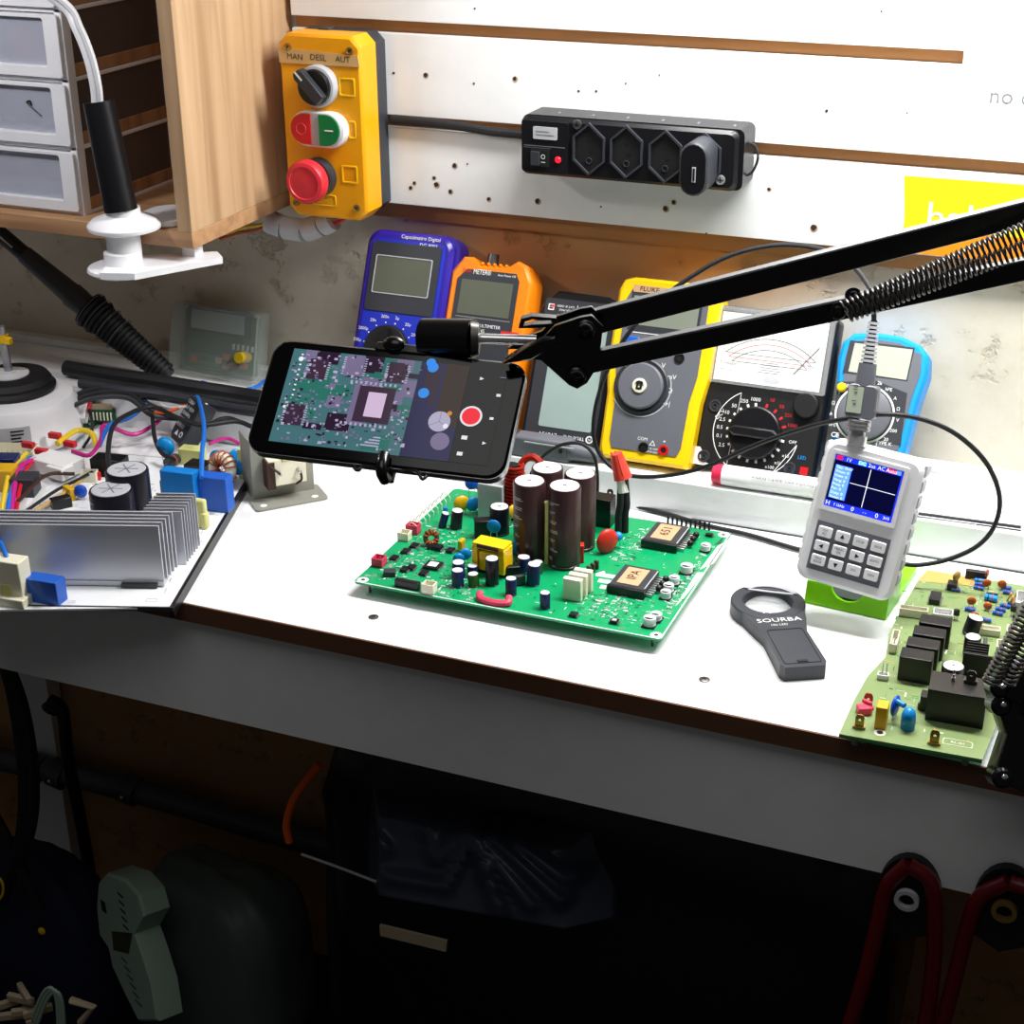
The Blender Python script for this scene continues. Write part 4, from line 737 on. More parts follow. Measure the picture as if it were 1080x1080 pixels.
def ic(par, p, d, rot=0, n=7, label=None, name='chip'):
    mb = MB(Matrix.Translation(p) @ Matrix.Rotation(rot, 4, 'Z')).box((0, 0, .0008+d[2]/2), d, 'black_plastic')
    for i in range(n):
        y = -d[1]/2+d[1]*(i+.5)/n
        for s in (-1, 1): mb.box((s*(d[0]/2+.0006), y, .0008), (.0014, d[1]/n*.45, .0014), 'steel')
    if label: mb.rect(-d[0]*.3, -d[1]*.3, d[0]*.3, d[1]*.3, d[2]+.0011, label)
    return obj(name, mb, par)
def resistor(par, p, L, r, m, rot=0, name='resistor', bands=('ink_black', 'coil_copper')):
    c, s = math.cos(rot), math.sin(rot); a = Vector((c, s, 0)); p = Vector(p)+Vector((0, 0, r+.0004)); mb = MB()
    mb.cyl(p-a*L/2, p+a*L/2, r, m=m, n=10); mb.tube([p-a*(L*.9)-Vector((0, 0, r)), p-a*L*.88, p+a*L*.88, p+a*(L*.9)-Vector((0, 0, r))], .0003, 'steel', n=5, smooth=False)
    for i, b_ in enumerate(bands): mb.cyl(p+a*(-L*.25+i*L*.3), p+a*(-L*.25+i*L*.3+L*.08), r*1.05, m=b_, n=10)
    return obj(name, mb, par)
def smd(par, p, r, h, name='smd_capacitor'):
    mb = MB(Matrix.Translation(p)).box((0, 0, .0006), (r*2.1, r*2.1, .0012), 'black_plastic'); mb.lathe([(r*.95, .001), (r, .0016), (r*.9, .0024), (r, .0034), (r, h), (r*.9, h+.0004), (0, h+.0004)], 'cap_top', n=18)
    mb.quad(circ(0, 0, r*.85, 14, 200, 340), h+.0006, 'ink_black'); return obj(name, mb, par)
def conn(par, p, d, m='cream', rot=0, pins=3, name='connector'):
    M = Matrix.Translation(p) @ Matrix.Rotation(rot, 4, 'Z'); x, y, z = d; w_ = .0009
    mb = MB(M).box((0, 0, .0008), (x, y, .0016), m)
    for s in (-1, 1): mb.box((s*(x/2-w_/2), 0, z/2), (w_, y, z), m); mb.box((0, s*(y/2-w_/2), z/2), (x, w_, z), m)
    for i in range(pins):
        t = -.5+(i+.5)/pins; mb.box(((t*x*.85) if x > y else 0, (t*y*.85) if y >= x else 0, z*.45), (.0007, .0007, z*.8), 'steel')
    return obj(name, mb, par, bevel=.0003)
def toroid(par, p, R, r, core, wire, rot=0, tilt=0, n=16, name='toroid_coil'):
    M = Matrix.Translation(p) @ Matrix.Rotation(rot, 4, 'Z') @ Matrix.Rotation(tilt, 4, 'X'); mb = MB(M)
    P = [(R*math.cos(2*math.pi*i/24), R*math.sin(2*math.pi*i/24), 0) for i in range(24)]; mb.tube(P, r, core, n=8, closed=True, smooth=False)
    for k in range(n):
        a = 2*math.pi*k/n
        if n > 10 and (k % (n//2)) == 0: continue
        Q = [((R+r*1.18*math.cos(b_))*math.cos(a), (R+r*1.18*math.cos(b_))*math.sin(a), r*1.18*math.sin(b_)) for b_ in [2*math.pi*j/10 for j in range(10)]]; mb.tube(Q, .0007 if R < .012 else .0010, wire, n=5, closed=True, smooth=False)
    return obj(name, mb, par)
def tab(par, p, w_, h, m='brass', rot=0, name='terminal_tab'):
    M = Matrix.Translation(p) @ Matrix.Rotation(rot, 4, 'Z') @ Matrix.Rotation(math.pi/2, 4, 'X'); mb = MB(M)
    o_ = [(-w_/2, 0), (w_/2, 0), (w_/2, h*.8), (w_*.3, h), (-w_*.3, h), (-w_/2, h*.8)]; k = .0011; i_ = circ(0, h*.62, k, 6, 240, 600)
    i_ = [(k*math.cos(t), h*.62+k*math.sin(t)) for t in [math.radians(d) for d in (225, 315, 0, 60, 120, 180)]]
    mb.ring(o_, i_, -.0004, .0004, m); mb.box((0, .001, 0), (w_*1.4, .002, .003), m); return obj(name, mb, par)
def traces(mb, F_, x0, x1, y0, y1, n, cols, z=.0002, s=(.0008, .005), regions=None, ok=None):
    for _ in range(n):
        if regions: a = random.choice(regions); u = random.uniform(a[0], a[2]); v = random.uniform(a[1], a[3])
        else: u = random.uniform(x0, x1); v = random.uniform(y0, y1)
        if ok and not ok(u, v): continue
        l = random.uniform(*s); k = random.choice((.0003, .0004, .0006, .0011)); c = random.choice(cols)
        if random.random() < .5: mb.rect(u, v, u+l, v+k, z+random.uniform(0, .0001), c)
        elif random.random() < .3: mb.ring(rr(u, v, u+l, v+l*.6, .0002, 1), rr(u+.0003, v+.0003, u+l-.0003, v+l*.6-.0003, .0002, 1), z, z+.0001, c)
        else: mb.rect(u, v, u+k, v+l, z+random.uniform(0, .0001), c)
# ================================================================ green inverter board in the centre
ZB = .0125
fl_ = hz(372.5, 613.5, ZB); fr_ = hz(697.5, 675, ZB); bk = hz(773, 562.6, ZB)
ux = (fr_-fl_).normalized(); uy = Vector((-ux.y, ux.x, 0)); BW = (fr_-fl_).length; BH = (bk-fr_).dot(uy)
GF = Frame((fl_.x, fl_.y, ZB), ux, uy); rb = math.atan2(ux.y, ux.x)
gb = thing('circuit_board', 'large bright green circuit board crowded with capacitors at the centre of the white worktop', 'circuit board', GF.w(BW/2, BH/2, -ZB), rb)
mb = MB(GF.M).prism(rr(0, 0, BW, BH, .004), -.0016, 0, 'pcb_green')
for x, y in ((.006, .006), (BW-.006, .006), (BW-.006, BH-.006)): mb.quad(circ(x, y, .0048, 18), .0001, 'ink_white'); mb.quad(circ(x, y, .0018, 12), .0003, 'ink_black')
mb.rect(.002, .0006, BW-.002, .0016, .0002, 'ink_white'); mb.rect(BW-.0016, .002, BW-.0006, BH-.002, .0002, 'ink_white'); mb.rect(.09, BH-.0016, BW-.002, BH-.0006, .0002, 'ink_white')
def gq(m, *pts, z=.0002): mb.quad(GF.P(*pts), z, m)
gq('ink_white', (757, 576), (770, 569), (753, 594), (738, 601)); gq('ink_white', (722, 630), (742, 604), (735, 604), (712, 640)); gq('pcb_dark', (758, 571), (764, 565), (760, 574), (753, 575))
for k in range(3): gq('ink_white', (632-k*2+2, 617-k*6.5), (652-k*2+2, 620-k*6.5), (650-k*2+2, 623.5-k*6.5), (630-k*2+2, 620.5-k*6.5))
def reg(a, b_, c, d): p = GF.uv(a, b_); q = GF.uv(c, d); return (min(p[0], q[0]), min(p[1], q[1]), max(p[0], q[0]), max(p[1], q[1]))
R_ = [reg(380, 608, 440, 590), reg(400, 600, 490, 560), reg(420, 590, 520, 560), reg(400, 625, 500, 600), reg(600, 645, 670, 630), reg(615, 650, 700, 625), reg(700, 640, 750, 575), reg(690, 650, 740, 610), reg(440, 635, 520, 610), reg(520, 560, 580, 550), reg(640, 590, 690, 560)]
traces(mb, GF, 0, 0, 0, 0, 1300, ['ink_white', 'pcb_dark', 'light_grey', 'pale_green', 'dark_grey', 'ink_white'], regions=R_, ok=lambda u, v: .003 < u < BW-.006 and .003 < v < BH-.004)
traces(mb, GF, .004, BW-.008, .004, BH-.006, 260, ['ink_white', 'pcb_dark', 'pale_green'])
u, v = GF.uv(635, 605); mb.ring([(u-.005, v-.003), (u+.005, v-.003), (u, v+.005)], [(u-.003, v-.002), (u+.003, v-.002), (u, v+.003)], .0001, .0003, 'ink_white')
obj('board', mb, gb)
def g(x, y): return hz(x, y, ZB)
def gh(x, y, ytop): b_ = g(x, y); return max(.002, zab(x, ytop, b_)-ZB)
for x, y, yt in ((577, 572, 493), (611, 576, 499), (558.5, 589, 507), (595, 595, 512)):
    p = g(x, y); can(gb, p, .0137, gh(x, y, yt)*1.0, 'cap_brown', txt=True, name='main_capacitor')
mb = MB().tube([g(577, 594)+Vector((0, 0, z_)) for z_ in (0, .02, .045, .056)], .0022, 'pale_yellow', n=8); mb.ell(g(577, 594)+Vector((0, 0, .056)), (.003, .002, .002), 'pale_yellow', 10, 6); obj('glue_bead', mb, gb)
blk(gb, g(521, 545), (.024, .017, gh(521, 545, 508)), 'mid_grey' if 0 else 'light_grey', rb, 'emi_filter_capacitor')
b_ = g(540, 546); mb = MB(); H_ = .052
mb.cyl(b_, b_+Vector((0, 0, H_)), .0062, m='black_matte', n=16); mb.helix(b_+Vector((0, 0, .002)), b_+Vector((.003, 0, H_)), .0078, .0013, 15, 'coil_red', n=6); obj('choke_coil', mb, gb)
b_ = g(560, 540); mb = MB(); T = Vector((0, 0, .042)); mb.tube([b_+T+Vector((.010*math.cos(a), .004*math.sin(a), .010*math.sin(a))) for a in [2*math.pi*i/16 for i in range(16)]], .0036, 'coil_red', n=8, closed=True, smooth=False); mb.cyl(b_, b_+Vector((0, 0, .034)), .004, m='cream'); obj('choke_coil', mb, gb)
disc(gb, g(498, 529), .0065, 'blue_disc', .5, .012, .003); disc(gb, g(487, 543), .0075, 'yellow_disc', .7, .004, .0034); disc(gb, g(499, 542), .0068, 'cyan_disc', .9, .003, .003); disc(gb, g(506, 527), .006, 'coil_copper', .9, .010, .002)
can(gb, g(481, 557), .0052, .0175, 'cap_black', (.1, 0)); can(gb, g(466, 556), .0035, .014, 'cap_navy', (.25, .1)); mb = MB().tube([g(470, 552)+Vector((0, 0, z_)) for z_ in (.004, .012, .016)], .0022, 'cyan_disc'); obj('jumper', mb, gb)
can(gb, g(527, 562), .0088, .0255, 'cap_black'); blk(gb, g(510, 566), (.016, .010, .017), 'black_plastic', rb+.5, 'relay'); disc(gb, g(521, 573), .0062, 'cyan_disc', .2, .010, .0018)
disc(gb, g(541, 553), .0065, 'yellow_disc', 1., .006, .003)
# yellow transformer
p = g(520, 603); M = Matrix.Translation(p) @ Matrix.Rotation(rb-.08, 4, 'Z'); mb = MB(M).box((0, .004, .0025), (.027, .020, .005), 'black_plastic'); mb.box((0, .0, .0125), (.018, .016, .018), 'yellow_bright'); tr_ = obj('transformer', mb, gb, bevel=.0008)
mb = MB(M).box((0, -.001, .026), (.029, .016, .005), 'yellow_bright'); mb.box((-.0125, -.001, .0145), (.005, .016, .022), 'yellow_bright'); mb.box((.0125, -.001, .0145), (.005, .016, .022), 'yellow_bright'); mb.box((0, -.0095, .0265), (.020, .0016, .0035), 'brown_edge'); obj('core_tape', mb, tr_, bevel=.0005)
disc(gb, g(545, 592), .0075, 'cyan_disc', 1.2, .006, .0025); disc(gb, g(491, 594), .0055, 'cyan_disc', .6, .003, .0025); disc(gb, g(484, 597), .005, 'cyan_disc', .4, .002, .0025); blk(gb, g(487, 580), (.004, .008, .010), 'yellow_disc', rb, 'film_capacitor')
for x, y, r, h, m in ((484, 608, .0052, .0135, 'cap_navy'), (499, 608, .0045, .010, 'cap_navy'), (483, 618, .0050, .0145, 'cap_navy'), (500, 618, .0046, .011, 'cap_green'), (519, 616, .0056, .024, 'cap_black'), (552, 603, .0056, .0135, 'cap_navy'), (562, 616, .0056, .0185, 'cap_navy'), (567, 604, .0045, .010, 'cap_green'), (539, 627, .0046, .0145, 'cap_navy'), (575, 641, .0042, .0135, 'cap_navy')):
    can(gb, g(x, y), r, h, m, (random.uniform(-.08, .08), random.uniform(-.05, .05)))
blk(gb, g(541, 608), (.012, .006, .010), 'black_plastic', rb+.6, 'relay'); blk(gb, g(548, 617), (.010, .004, .009), 'dark_grey', rb+.7, 'bridge_rectifier')
mb = MB(); P = [g(506, 630)+Vector((0, 0, .004)), g(507, 634)+Vector((0, 0, .0025)), g(521, 638)+Vector((0, 0, .002)), g(535, 639)+Vector((0, 0, .0025)), g(537, 635)+Vector((0, 0, .0045))]; mb.tube(P, .0030, 'pink_conn', n=8); mb.tube([p_-Vector((0, 0, .0012)) for p_ in P], .0026, 'pink_conn'); obj('bus_bar', mb, gb)
blk(gb, g(609, 592), (.011, .0075, .0165), 'film_red', rb+.35); mb = MB(); 
p = g(640, 583); T = Matrix.Translation(p+Vector((0, 0, .011))) @ Matrix.Rotation(rb+.9, 4, 'Z'); mb.ell((0, 0, 0), (.0105, .0045, .0115), 'film_red', 18, 10, T); obj('film_capacitor', mb, gb)
disc(gb, g(651.5, 578), .0042, 'cyan_disc', .2, .007, .0042)
for i in range(3): blk(gb, g(604+i*5.5, 632-i*4.7), (.0155, .0055, .0190), 'cream', rb)
for i in range(3): blk(gb, g(621+i*4, 606-i*3), (.004, .003, .008), 'olive', rb, 'diode')
blk(gb, g(634, 552), (.022, .016, gh(634, 552, 523)), 'black_plastic', rb, 'relay'); tab(gb, g(643, 545)+Vector((0, 0, .018)), .0058, .009, 'dark_steel', rb)
for q, x in enumerate((652, 659)): 
    b_ = g(x, 563-q*2); mb = MB().tube([b_, b_+Vector((0, 0, .018)), b_+Vector((.001, 0, .028)), hy(655+q*4, 503, b_.y)], .0032, 'rubber', n=10); mb.tube([hy(656+q*4, 519, b_.y-.001), hy(654+q*3, 505, b_.y-.001), hy(652+q*2, 498, b_.y-.001)], .0036 if q == 0 else .003, 'wire_white', n=10); obj('wire', mb, gb)
a = hy(657, 504, g(654, 562).y); b_ = hy(650, 478, a.y); mb = MB().cyl(a, b_, .0082, .0052, 'nut_red', n=24)
for k in range(6):
    d_ = Vector((math.cos(k*1.05), math.sin(k*1.05), 0)); mb.cyl(a.lerp(b_, .25)+d_*.0072, b_+d_*.0048, .0011, .0009, 'nut_red', n=6)
obj('wire_nut', mb, gb, bevel=.0003)
mb = MB().tube([hy(x, y, 1.262) for x, y in ((560, 500), (570, 484), (590, 470), (612, 468), (626, 480), (630, 500), (630, 522))], .0016, 'rubber'); obj('wire', mb, gb)
# power modules with handwritten labels
for (px, py), s in (((703, 570), '651'), ((669, 617), 'IPA')):
    p = g(px, py); M = Matrix.Translation(p) @ Matrix.Rotation(rb-.02, 4, 'Z'); mb = MB(M).box((0, 0, .0045), (.030, .038, .006), 'dark_grey'); mb.box((0, -.0205, .004), (.032, .004, .007), 'black_plastic'); mb.box((.0145, 0, .0075), (.001, .034, .0006), 'light_grey')
    for i in range(11): mb.box((-.0165, -.017+i*.0034, .002), (.004, .0012, .003), 'steel')
    for i in range(9): mb.box((.018, -.016+i*.004, .0018), (.006, .0015, .003), 'steel')
    pm = obj('power_module', mb, gb, bevel=.0005)
    mb = MB(M).box((-.001, 0, .0078), (.0185, .030, .0004), 'label_tan'); mb.text(s, .0120, -.001, .002, .0082, 'ink_black', rot=math.pi/2); obj('label', mb, pm)
    for k in range(3): disc(gb, GF.w(*[a_+b2 for a_, b2 in zip(GF.uv(px, py), (.023, -.006+k*.009))], 0), .0030, 'black_plastic', 1.3, .001, .0028, 'diode')
for x, y, r, h in ((744, 581, .0042, .006), (724, 604, .0052, .007), (711, 616, .0044, .0065), (705, 624, .0044, .0065), (702, 631, .0044, .0065), (692, 654, .0046, .006), (685, 660, .0050, .0075)): smd(gb, g(x, y), r, h)
ic(gb, g(605, 650), (.006, .006, .002), rb, 4); ic(gb, g(648, 657), (.006, .006, .002), rb, 4, 'light_grey'); ic(gb, g(748, 566), (.006, .004, .002), rb, 3)
ic(gb, g(457, 598), (.0135, .0135, .0018), rb+.03, 12, 'ink_white')
for x, y in ((437, 577), (416, 590), (428, 583), (434, 600), (475, 582), (463, 580), (427, 602), (447, 606)): ic(gb, g(x, y), (.006, .008, .0018), rb, 4)
toroid(gb, g(455, 575)+Vector((0, 0, .007)), .0052, .0022, 'olive', 'coil_copper', .8, 1.25, 12); ic(gb, g(459, 579), (.012, .008, .003), rb, 2)
conn(gb, g(400, 596), (.010, .010, .008), 'pink_conn', rb, 3); conn(gb, g(436, 562), (.011, .009, .009), 'pink_conn', rb, 3); conn(gb, g(427, 569), (.010, .009, .008), 'cream', rb, 3)
blk(gb, g(430, 620), (.022, .005, .007), 'black_plastic', rb-.02, 'connector'); conn(gb, g(453, 625), (.0105, .009, .009), 'cream', rb, 2); blk(gb, g(411, 607), (.010, .008, .005), 'dark_grey', rb+.4, 'connector')
mb = MB()
for i in range(9):
    b_ = g(440+i*4.3, 562-i*4.0); mb.tube([b_, b_+Vector((0, 0, .006)), b_+Vector((-.006, 0, .009)), b_+Vector((-.010, 0, .002))], .0005, 'cream', n=5)
obj('pin_header', mb, gb)
mb = MB()
for i in range(10): b_ = GF.w(BW-.058+i*.0042, BH-.0015, 0); mb.box(b_+Vector((0, 0, .0035)), (.0016, .0012, .008), 'ink_black')
obj('pin_header', mb, gb)
mb = MB()
for x, y in ((.01, .01), (BW-.01, .01), (BW-.01, BH-.01), (.11, BH-.01), (BW*.5, .05)): q = GF.w(x, y, 0); mb.cyl((q.x, q.y, .0), (q.x, q.y, ZB-.0016), .0012, m='dark_steel', n=8)
obj('solder_post', mb, gb)
# ================================================================ olive board at the right
ZR = .0135
p0 = hz(885, 774, ZR); p1 = hz(1036, 801, ZR); ux = (p1-p0).normalized(); uy = Vector((-ux.y, ux.x, 0)); RF = Frame((p0.x, p0.y, ZR), ux, uy); rrt = math.atan2(ux.y, ux.x)
def r_(x, y): return hz(x, y, ZR)
rbd = thing('circuit_board', 'olive green circuit board with black relays at the right front corner of the worktop', 'circuit board', RF.w(.05, .12, -ZR), rrt)
OUT = RF.P((885, 774), (1036, 801), (1107, 622), (978, 601), (967, 614), (950, 644), (938, 668), (934, 693), (915, 713), (901, 738))
mb = MB(RF.M).prism(OUT, -.0016, 0, 'pcb_olive'); mb.quad(RF.P((978, 602), (1040, 611), (1034, 619), (967, 613)), .0003, 'tan_resin')
x0 = min(p[0] for p in OUT); x1 = max(p[0] for p in OUT); y1 = max(p[1] for p in OUT)
mb.quad(circ(*RF.uv(928, 773), .0042, 16), .0002, 'cream'); mb.quad(circ(*RF.uv(928, 773), .0022, 12), .0004, 'dark_grey'); u, v = RF.uv(1010, 784); mb.ring(rr(u-.010, v-.004, u+.010, v+.004, .001, 1), rr(u-.0095, v-.0035, u+.0095, v+.0035, .001, 1), .0001, .0003, 'cream'); mb.text('RL-01', .004, u, v, .0003, 'cream')
traces(mb, RF, .012, .085, .01, y1-.02, 260, ['cream', 'pcb_edge', 'tan_resin', 'pale_green', 'olive'], s=(.001, .007))
obj('board', mb, rbd)
mb = MB(RF.M).prism([(x, y) for x, y in OUT], -.0030, -.0016, 'pcb_edge'); obj('solder_side', mb, rbd)
mb = MB()
for x, y in ((.01, .012), (.085, .012), (.09, y1-.02), (.03, y1-.02)): q = RF.w(x, y, 0); mb.cyl((q.x, q.y, 0), (q.x, q.y, ZR-.003), .0025, m='steel', n=8)
obj('solder_post', mb, rbd)
for i in range(4): 
    o_ = blk(rbd, r_(964+6.6*i, 716-12.2*i)+Vector((0, .002, 0)), (.0235, .0150 if i else .0160, .0200), 'black_plastic', rrt, 'relay', .0008)
p = r_(1007, 757); M = Matrix.Translation(p) @ Matrix.Rotation(rrt, 4, 'Z'); mb = MB(M).box((0, .004, .0125), (.0395, .027, .025), 'black_plastic'); mb.box((-.022, .006, .006), (.006, .01, .012), 'black_plastic'); mb.box((.014, -.0085, .0251), (.007, .002, .0004), 'black_matte'); big = obj('relay', mb, rbd, bevel=.001)
tab(rbd, r_(1018, 757)+Vector((.0, .006, .0255)), .0065, .0095, 'dark_steel', rrt); tab(rbd, r_(1000, 754)+Vector((0, .006, .0255)), .0015, .008, 'steel', rrt)
can(rbd, r_(1003, 723), .0082, .0165, 'cap_black'); can(rbd, r_(1023, 668), .0062, .0140, 'cap_black', (.2, .1)); can(rbd, r_(1024, 690), .0062, .0150, 'cap_black')
mb = MB(Matrix.Translation(r_(1033, 712)) @ Matrix.Rotation(rrt, 4, 'Z')); mb.box((0, -.006, .010), (.026, .0018, .020), 'black_matte')
for i in range(5): mb.box((-.004, -.004+i*.004, .0130), (.016, .0009, .014), 'black_matte')
mb.box((.0135, .003, .010), (.0018, .020, .020), 'black_matte'); obj('heatsink', mb, rbd)
mb = MB().cyl(r_(1036, 705)+Vector((0, 0, .012)), r_(1036, 700)+Vector((0, 0, .022)), .002, .0015, 'steel', n=10); obj('screw', mb, rbd)
ic(rbd, r_(986, 634), (.0085, .0155, .0042), rrt, 7); ic(rbd, r_(1004, 621), (.0075, .009, .005), rrt, 3, name='optocoupler'); mb = MB(); blk(rbd, r_(1029, 611), (.0170, .005, .008), 'black_plastic', rrt, 'relay'); disc(rbd, r_(1040, 612), .004, 'coil_copper', 1.3, .002, .0015)
disc(rbd, r_(1008, 616), .0045, 'tan_resin', 1., .003, .0018)
for x, y in ((1056, 622), (1024, 640), (1027, 656), (1040, 621)): disc(rbd, r_(x, y), .0036, 'orange_disc', .2, .0018, .0016)
disc(rbd, r_(1041, 644), .0034, 'coil_copper', 0, .001, .0022)
for x, y, L, r, m in ((1008, 624, .007, .0013, 'blue_box'), (1033, 614, .008, .0014, 'sky_blue'), (1033, 618, .008, .0014, 'blue_box'), (1032, 622, .008, .0014, 'blue_box'), (1046, 629, .009, .0014, 'cap_navy'), (1045, 634, .010, .0026, 'sky_blue'), (1023, 645, .008, .0017, 'blue_box'), (1061, 622, .008, .0017, 'blue_box'), (1063, 627, .008, .0016, 'blue_box'), (1060, 641, .008, .0015, 'blue_box'), (1055, 645, .008, .0016, 'blue_box'), (1052, 649, .008, .0016, 'blue_box'), (1067, 640, .007, .0018, 'cap_navy'), (1039, 656, .009, .0016, 'blue_box')):
    resistor(rbd, r_(x, y), L, r, m, rrt+random.uniform(-.15, .1))
for x, y in ((1008, 654), (1068, 650), (1070, 660)):
    p = r_(x, y); mb = MB(); 
    for s in (-1, 0, 1): mb.cyl(p+Vector((s*.0014, 0, 0)), p+Vector((s*.0010, 0, .005)), .00035, m='steel', n=5)
    mb.lathe([(.0024, .0045), (.0024, .0090), (.002, .0094), (0, .0094)], 'black_plastic', p, n=14, sy=.8); obj('transistor', mb, rbd)
for x, y, d, m, n_ in ((963, 650, (.022, .0075, .0075), 'cream', 6), (994, 652, (.0150, .0110, .006), 'wire_white', 5), (943, 682, (.0055, .024, .0085), 'cream', 7), (1043, 669, (.016, .0075, .006), 'cream', 5), (1067, 672, (.009, .011, .008), 'cream', 3), (1056, 692, (.009, .012, .011), 'cream', 3), (1076, 641, (.008, .022, .010), 'wire_white', 4), (931, 716, (.008, .006, .0045), 'wire_white', 2)):
    conn(rbd, r_(x, y), d, m, rrt+(.05 if d[0] > d[1] else .02), n_)
p = r_(932, 715); 
for dx in (-.0014, .0014): mb = MB().cyl(p+Vector((dx, 0, .002)), p+Vector((dx, 0, .013)), .0006, m='steel', n=6); obj('pin', mb, rbd)
for x, y in ((1062, 634), (1064, 638), (1069, 632)): mb = MB().tube([r_(x, y), r_(x, y)+Vector((.002, 0, .006)), r_(x+4, y)+Vector((0, 0, .007)), r_(x+6, y+3)], .0008, 'tan_resin', n=6); obj('jumper', mb, rbd)
mb = MB(); p = r_(911, 752); mb.box(p+Vector((0, 0, .003)), (.010, .008, .006), 'pink_conn', rot=.5); mb.box(p+Vector((.001, .004, .007)), (.008, .003, .003), 'pink_conn', rot=-.4); obj('varistor', mb, rbd, bevel=.001)
tab(rbd, r_(915, 747), .0062, .0125, 'coil_copper', rrt); tab(rbd, r_(906, 768), .0062, .0110, 'brass', rrt); tab(rbd, r_(985, 785), .0062, .0115, 'brass', rrt)
blk(rbd, r_(929, 765), (.0080, .0115, .0175), 'yellow_disc', rrt)
disc(rbd, r_(943, 757), .0078, 'blue_disc', 1.4, .002, .0025); p = r_(957, 768); mb = MB(); mb.ell(p+Vector((0, 0, .009)), (.0050, .0065, .0075), 'cyan_disc'); mb.cyl(p, p+Vector((0, 0, .009)), .0050, .0052, 'cyan_disc', n=16); mb.tube([p+Vector((-.004, .004, .015)), p+Vector((-.010, .008, .015))], .002, 'cyan_disc'); obj('varistor', mb, rbd)
disc(rbd, r_(1041, 745), .006, 'red', 1.4, .006, .003); blk(rbd, r_(972, 748), (.006, .003, .005), 'black_plastic', rrt+.2, 'diode')
# ================================================================ left inverter board with heatsink
ZL = .009
a0 = hz(0, 640.5, ZL); a1 = hz(179, 640.5, ZL); a2 = hz(263, 499, ZL); ux = (a1-a0).normalized(); uy = Vector((-ux.y, ux.x, 0)); uy2 = (a2-a1).normalized(); ang = math.atan2(ux.y, ux.x)-.03; ux = Vector((math.cos(ang), math.sin(ang), 0)); uy = Vector((-ux.y, ux.x, 0))
LF = Frame((a1.x, a1.y, ZL), ux, uy)
def l_(x, y, z=ZL): return hz(x, y, z)
lbd = thing('circuit_board', 'white coated power board with a long aluminium heatsink overhanging the left front of the worktop', 'circuit board', LF.w(-.12, .13, -ZL), ang)
mb = MB(LF.M).prism([LF.uv(-60, 644), LF.uv(179, 640.5), LF.uv(263, 499), LF.uv(172, 487), LF.uv(-60, 497)], -.0016, 0, 'white_laminate')
traces(mb, LF, -.17, -.004, .004, .25, 240, ['ink_grey', 'light_grey', 'ink_black', 'cream'], s=(.002, .012))
obj('board', mb, lbd)
mb = MB(LF.M); e1 = LF.uv(179, 640.5); e2 = LF.uv(263, 499); mb.prism([(e1[0], e1[1]), (e1[0]+.003, e1[1]), (e2[0]+.003, e2[1]), (e2[0], e2[1])], -ZL, .0006, 'black_plastic'); mb.prism([(-.3, -.0016), (e1[0]+.003, -.0016), (e1[0]+.003, 0), (-.3, 0)], -.003, .0006, 'dark_grey'); obj('tray_edge', mb, lbd)
for q in range(3): obj('stand_off', MB().cyl(LF.w(-.01-.02*q, .05+q*.08, -ZL), LF.w(-.01-.02*q, .05+q*.08, -.0016), .003, m='black_plastic', n=10), lbd)
# heatsink: front plate faces the camera, fins stacked behind it
h0 = l_(174, 620); hL = LF.uv(174, 618)[1]; xr = LF.uv(174, 618)[0]; HT = zab(175, 556, LF.w(xr, hL, 0))-ZL
def fin(k, x_r, yq, ht, z0=.004): return MB(LF.M).box(((xr-.29+x_r)/2, yq, z0+(ht-z0)/2), (x_r-(xr-.29), .0022, ht-z0), 'aluminium')
hs = MB(LF.M); hs.box((xr-.145, hL+.020, .003), (.29, .045, .004), 'aluminium')
hsk = obj('heatsink', hs, lbd)
for k in range(5): obj('fin', fin(k, xr+.0+k*.0012, hL+k*.0068, HT+.0), hsk)
for k in range(7): obj('fin', MB(LF.M).box((xr-.008+k*.0006, hL+.040+k*.0062, HT*.45), (.034, .0014, HT*.9), 'aluminium'), hsk)
mb = MB(LF.M).box((xr-.02, hL-.002, .0025), (.03, .008, .003), 'dark_grey'); obj('clip', mb, hsk)
for x, y, yt, r in ((141, 560, 496, .0190), (124, 575, 517, .0190)):
    p = l_(x, y); can(lbd, p, r, zab(x, yt, p)-ZL, 'cap_black', txt=True, name='main_capacitor', top='light_grey')
p = l_(193, 537); blk(lbd, p, (.033, .013, zab(193, 494, p)-ZL-.002), 'blue_box_light', ang-.24); p = l_(226, 536); blk(lbd, p, (.035, .015, zab(226, 501, p)-ZL), 'blue_box', ang-.24)
blk(lbd, l_(117, 500), (.032, .018, .018), 'black_plastic', ang-.2, 'relay'); blk(lbd, l_(210, 500), (.022, .018, .012), 'black_plastic', ang-.3, 'relay')
toroid(lbd, l_(236, 512)+Vector((0, 0, .017)), .0105, .0055, 'cream', 'coil_copper', -.2, 1.3, 18)
disc(lbd, l_(231, 500), .0085, 'cyan_disc', .1, .008, .003); disc(lbd, l_(252, 505), .0078, 'cyan_disc', .3, .004, .003); disc(lbd, l_(250, 495), .0078, 'cyan_disc', .9, .006, .003)
blk(lbd, l_(204, 488), (.024, .014, .016), 'pale_yellow', ang-.2, 'transformer'); blk(lbd, l_(259, 503), (.008, .012, .030), 'pale_yellow', ang-.2, 'transformer')
mb = MB(); p = l_(212, 556); mb.box(p+Vector((0, 0, .014)), (.014, .006, .028), 'pale_yellow', rot=ang-.3); mb.box(p+Vector((.005, 0, .008)), (.006, .008, .016), 'pale_yellow', rot=.2); obj('fuse_holder', mb, lbd, bevel=.002)
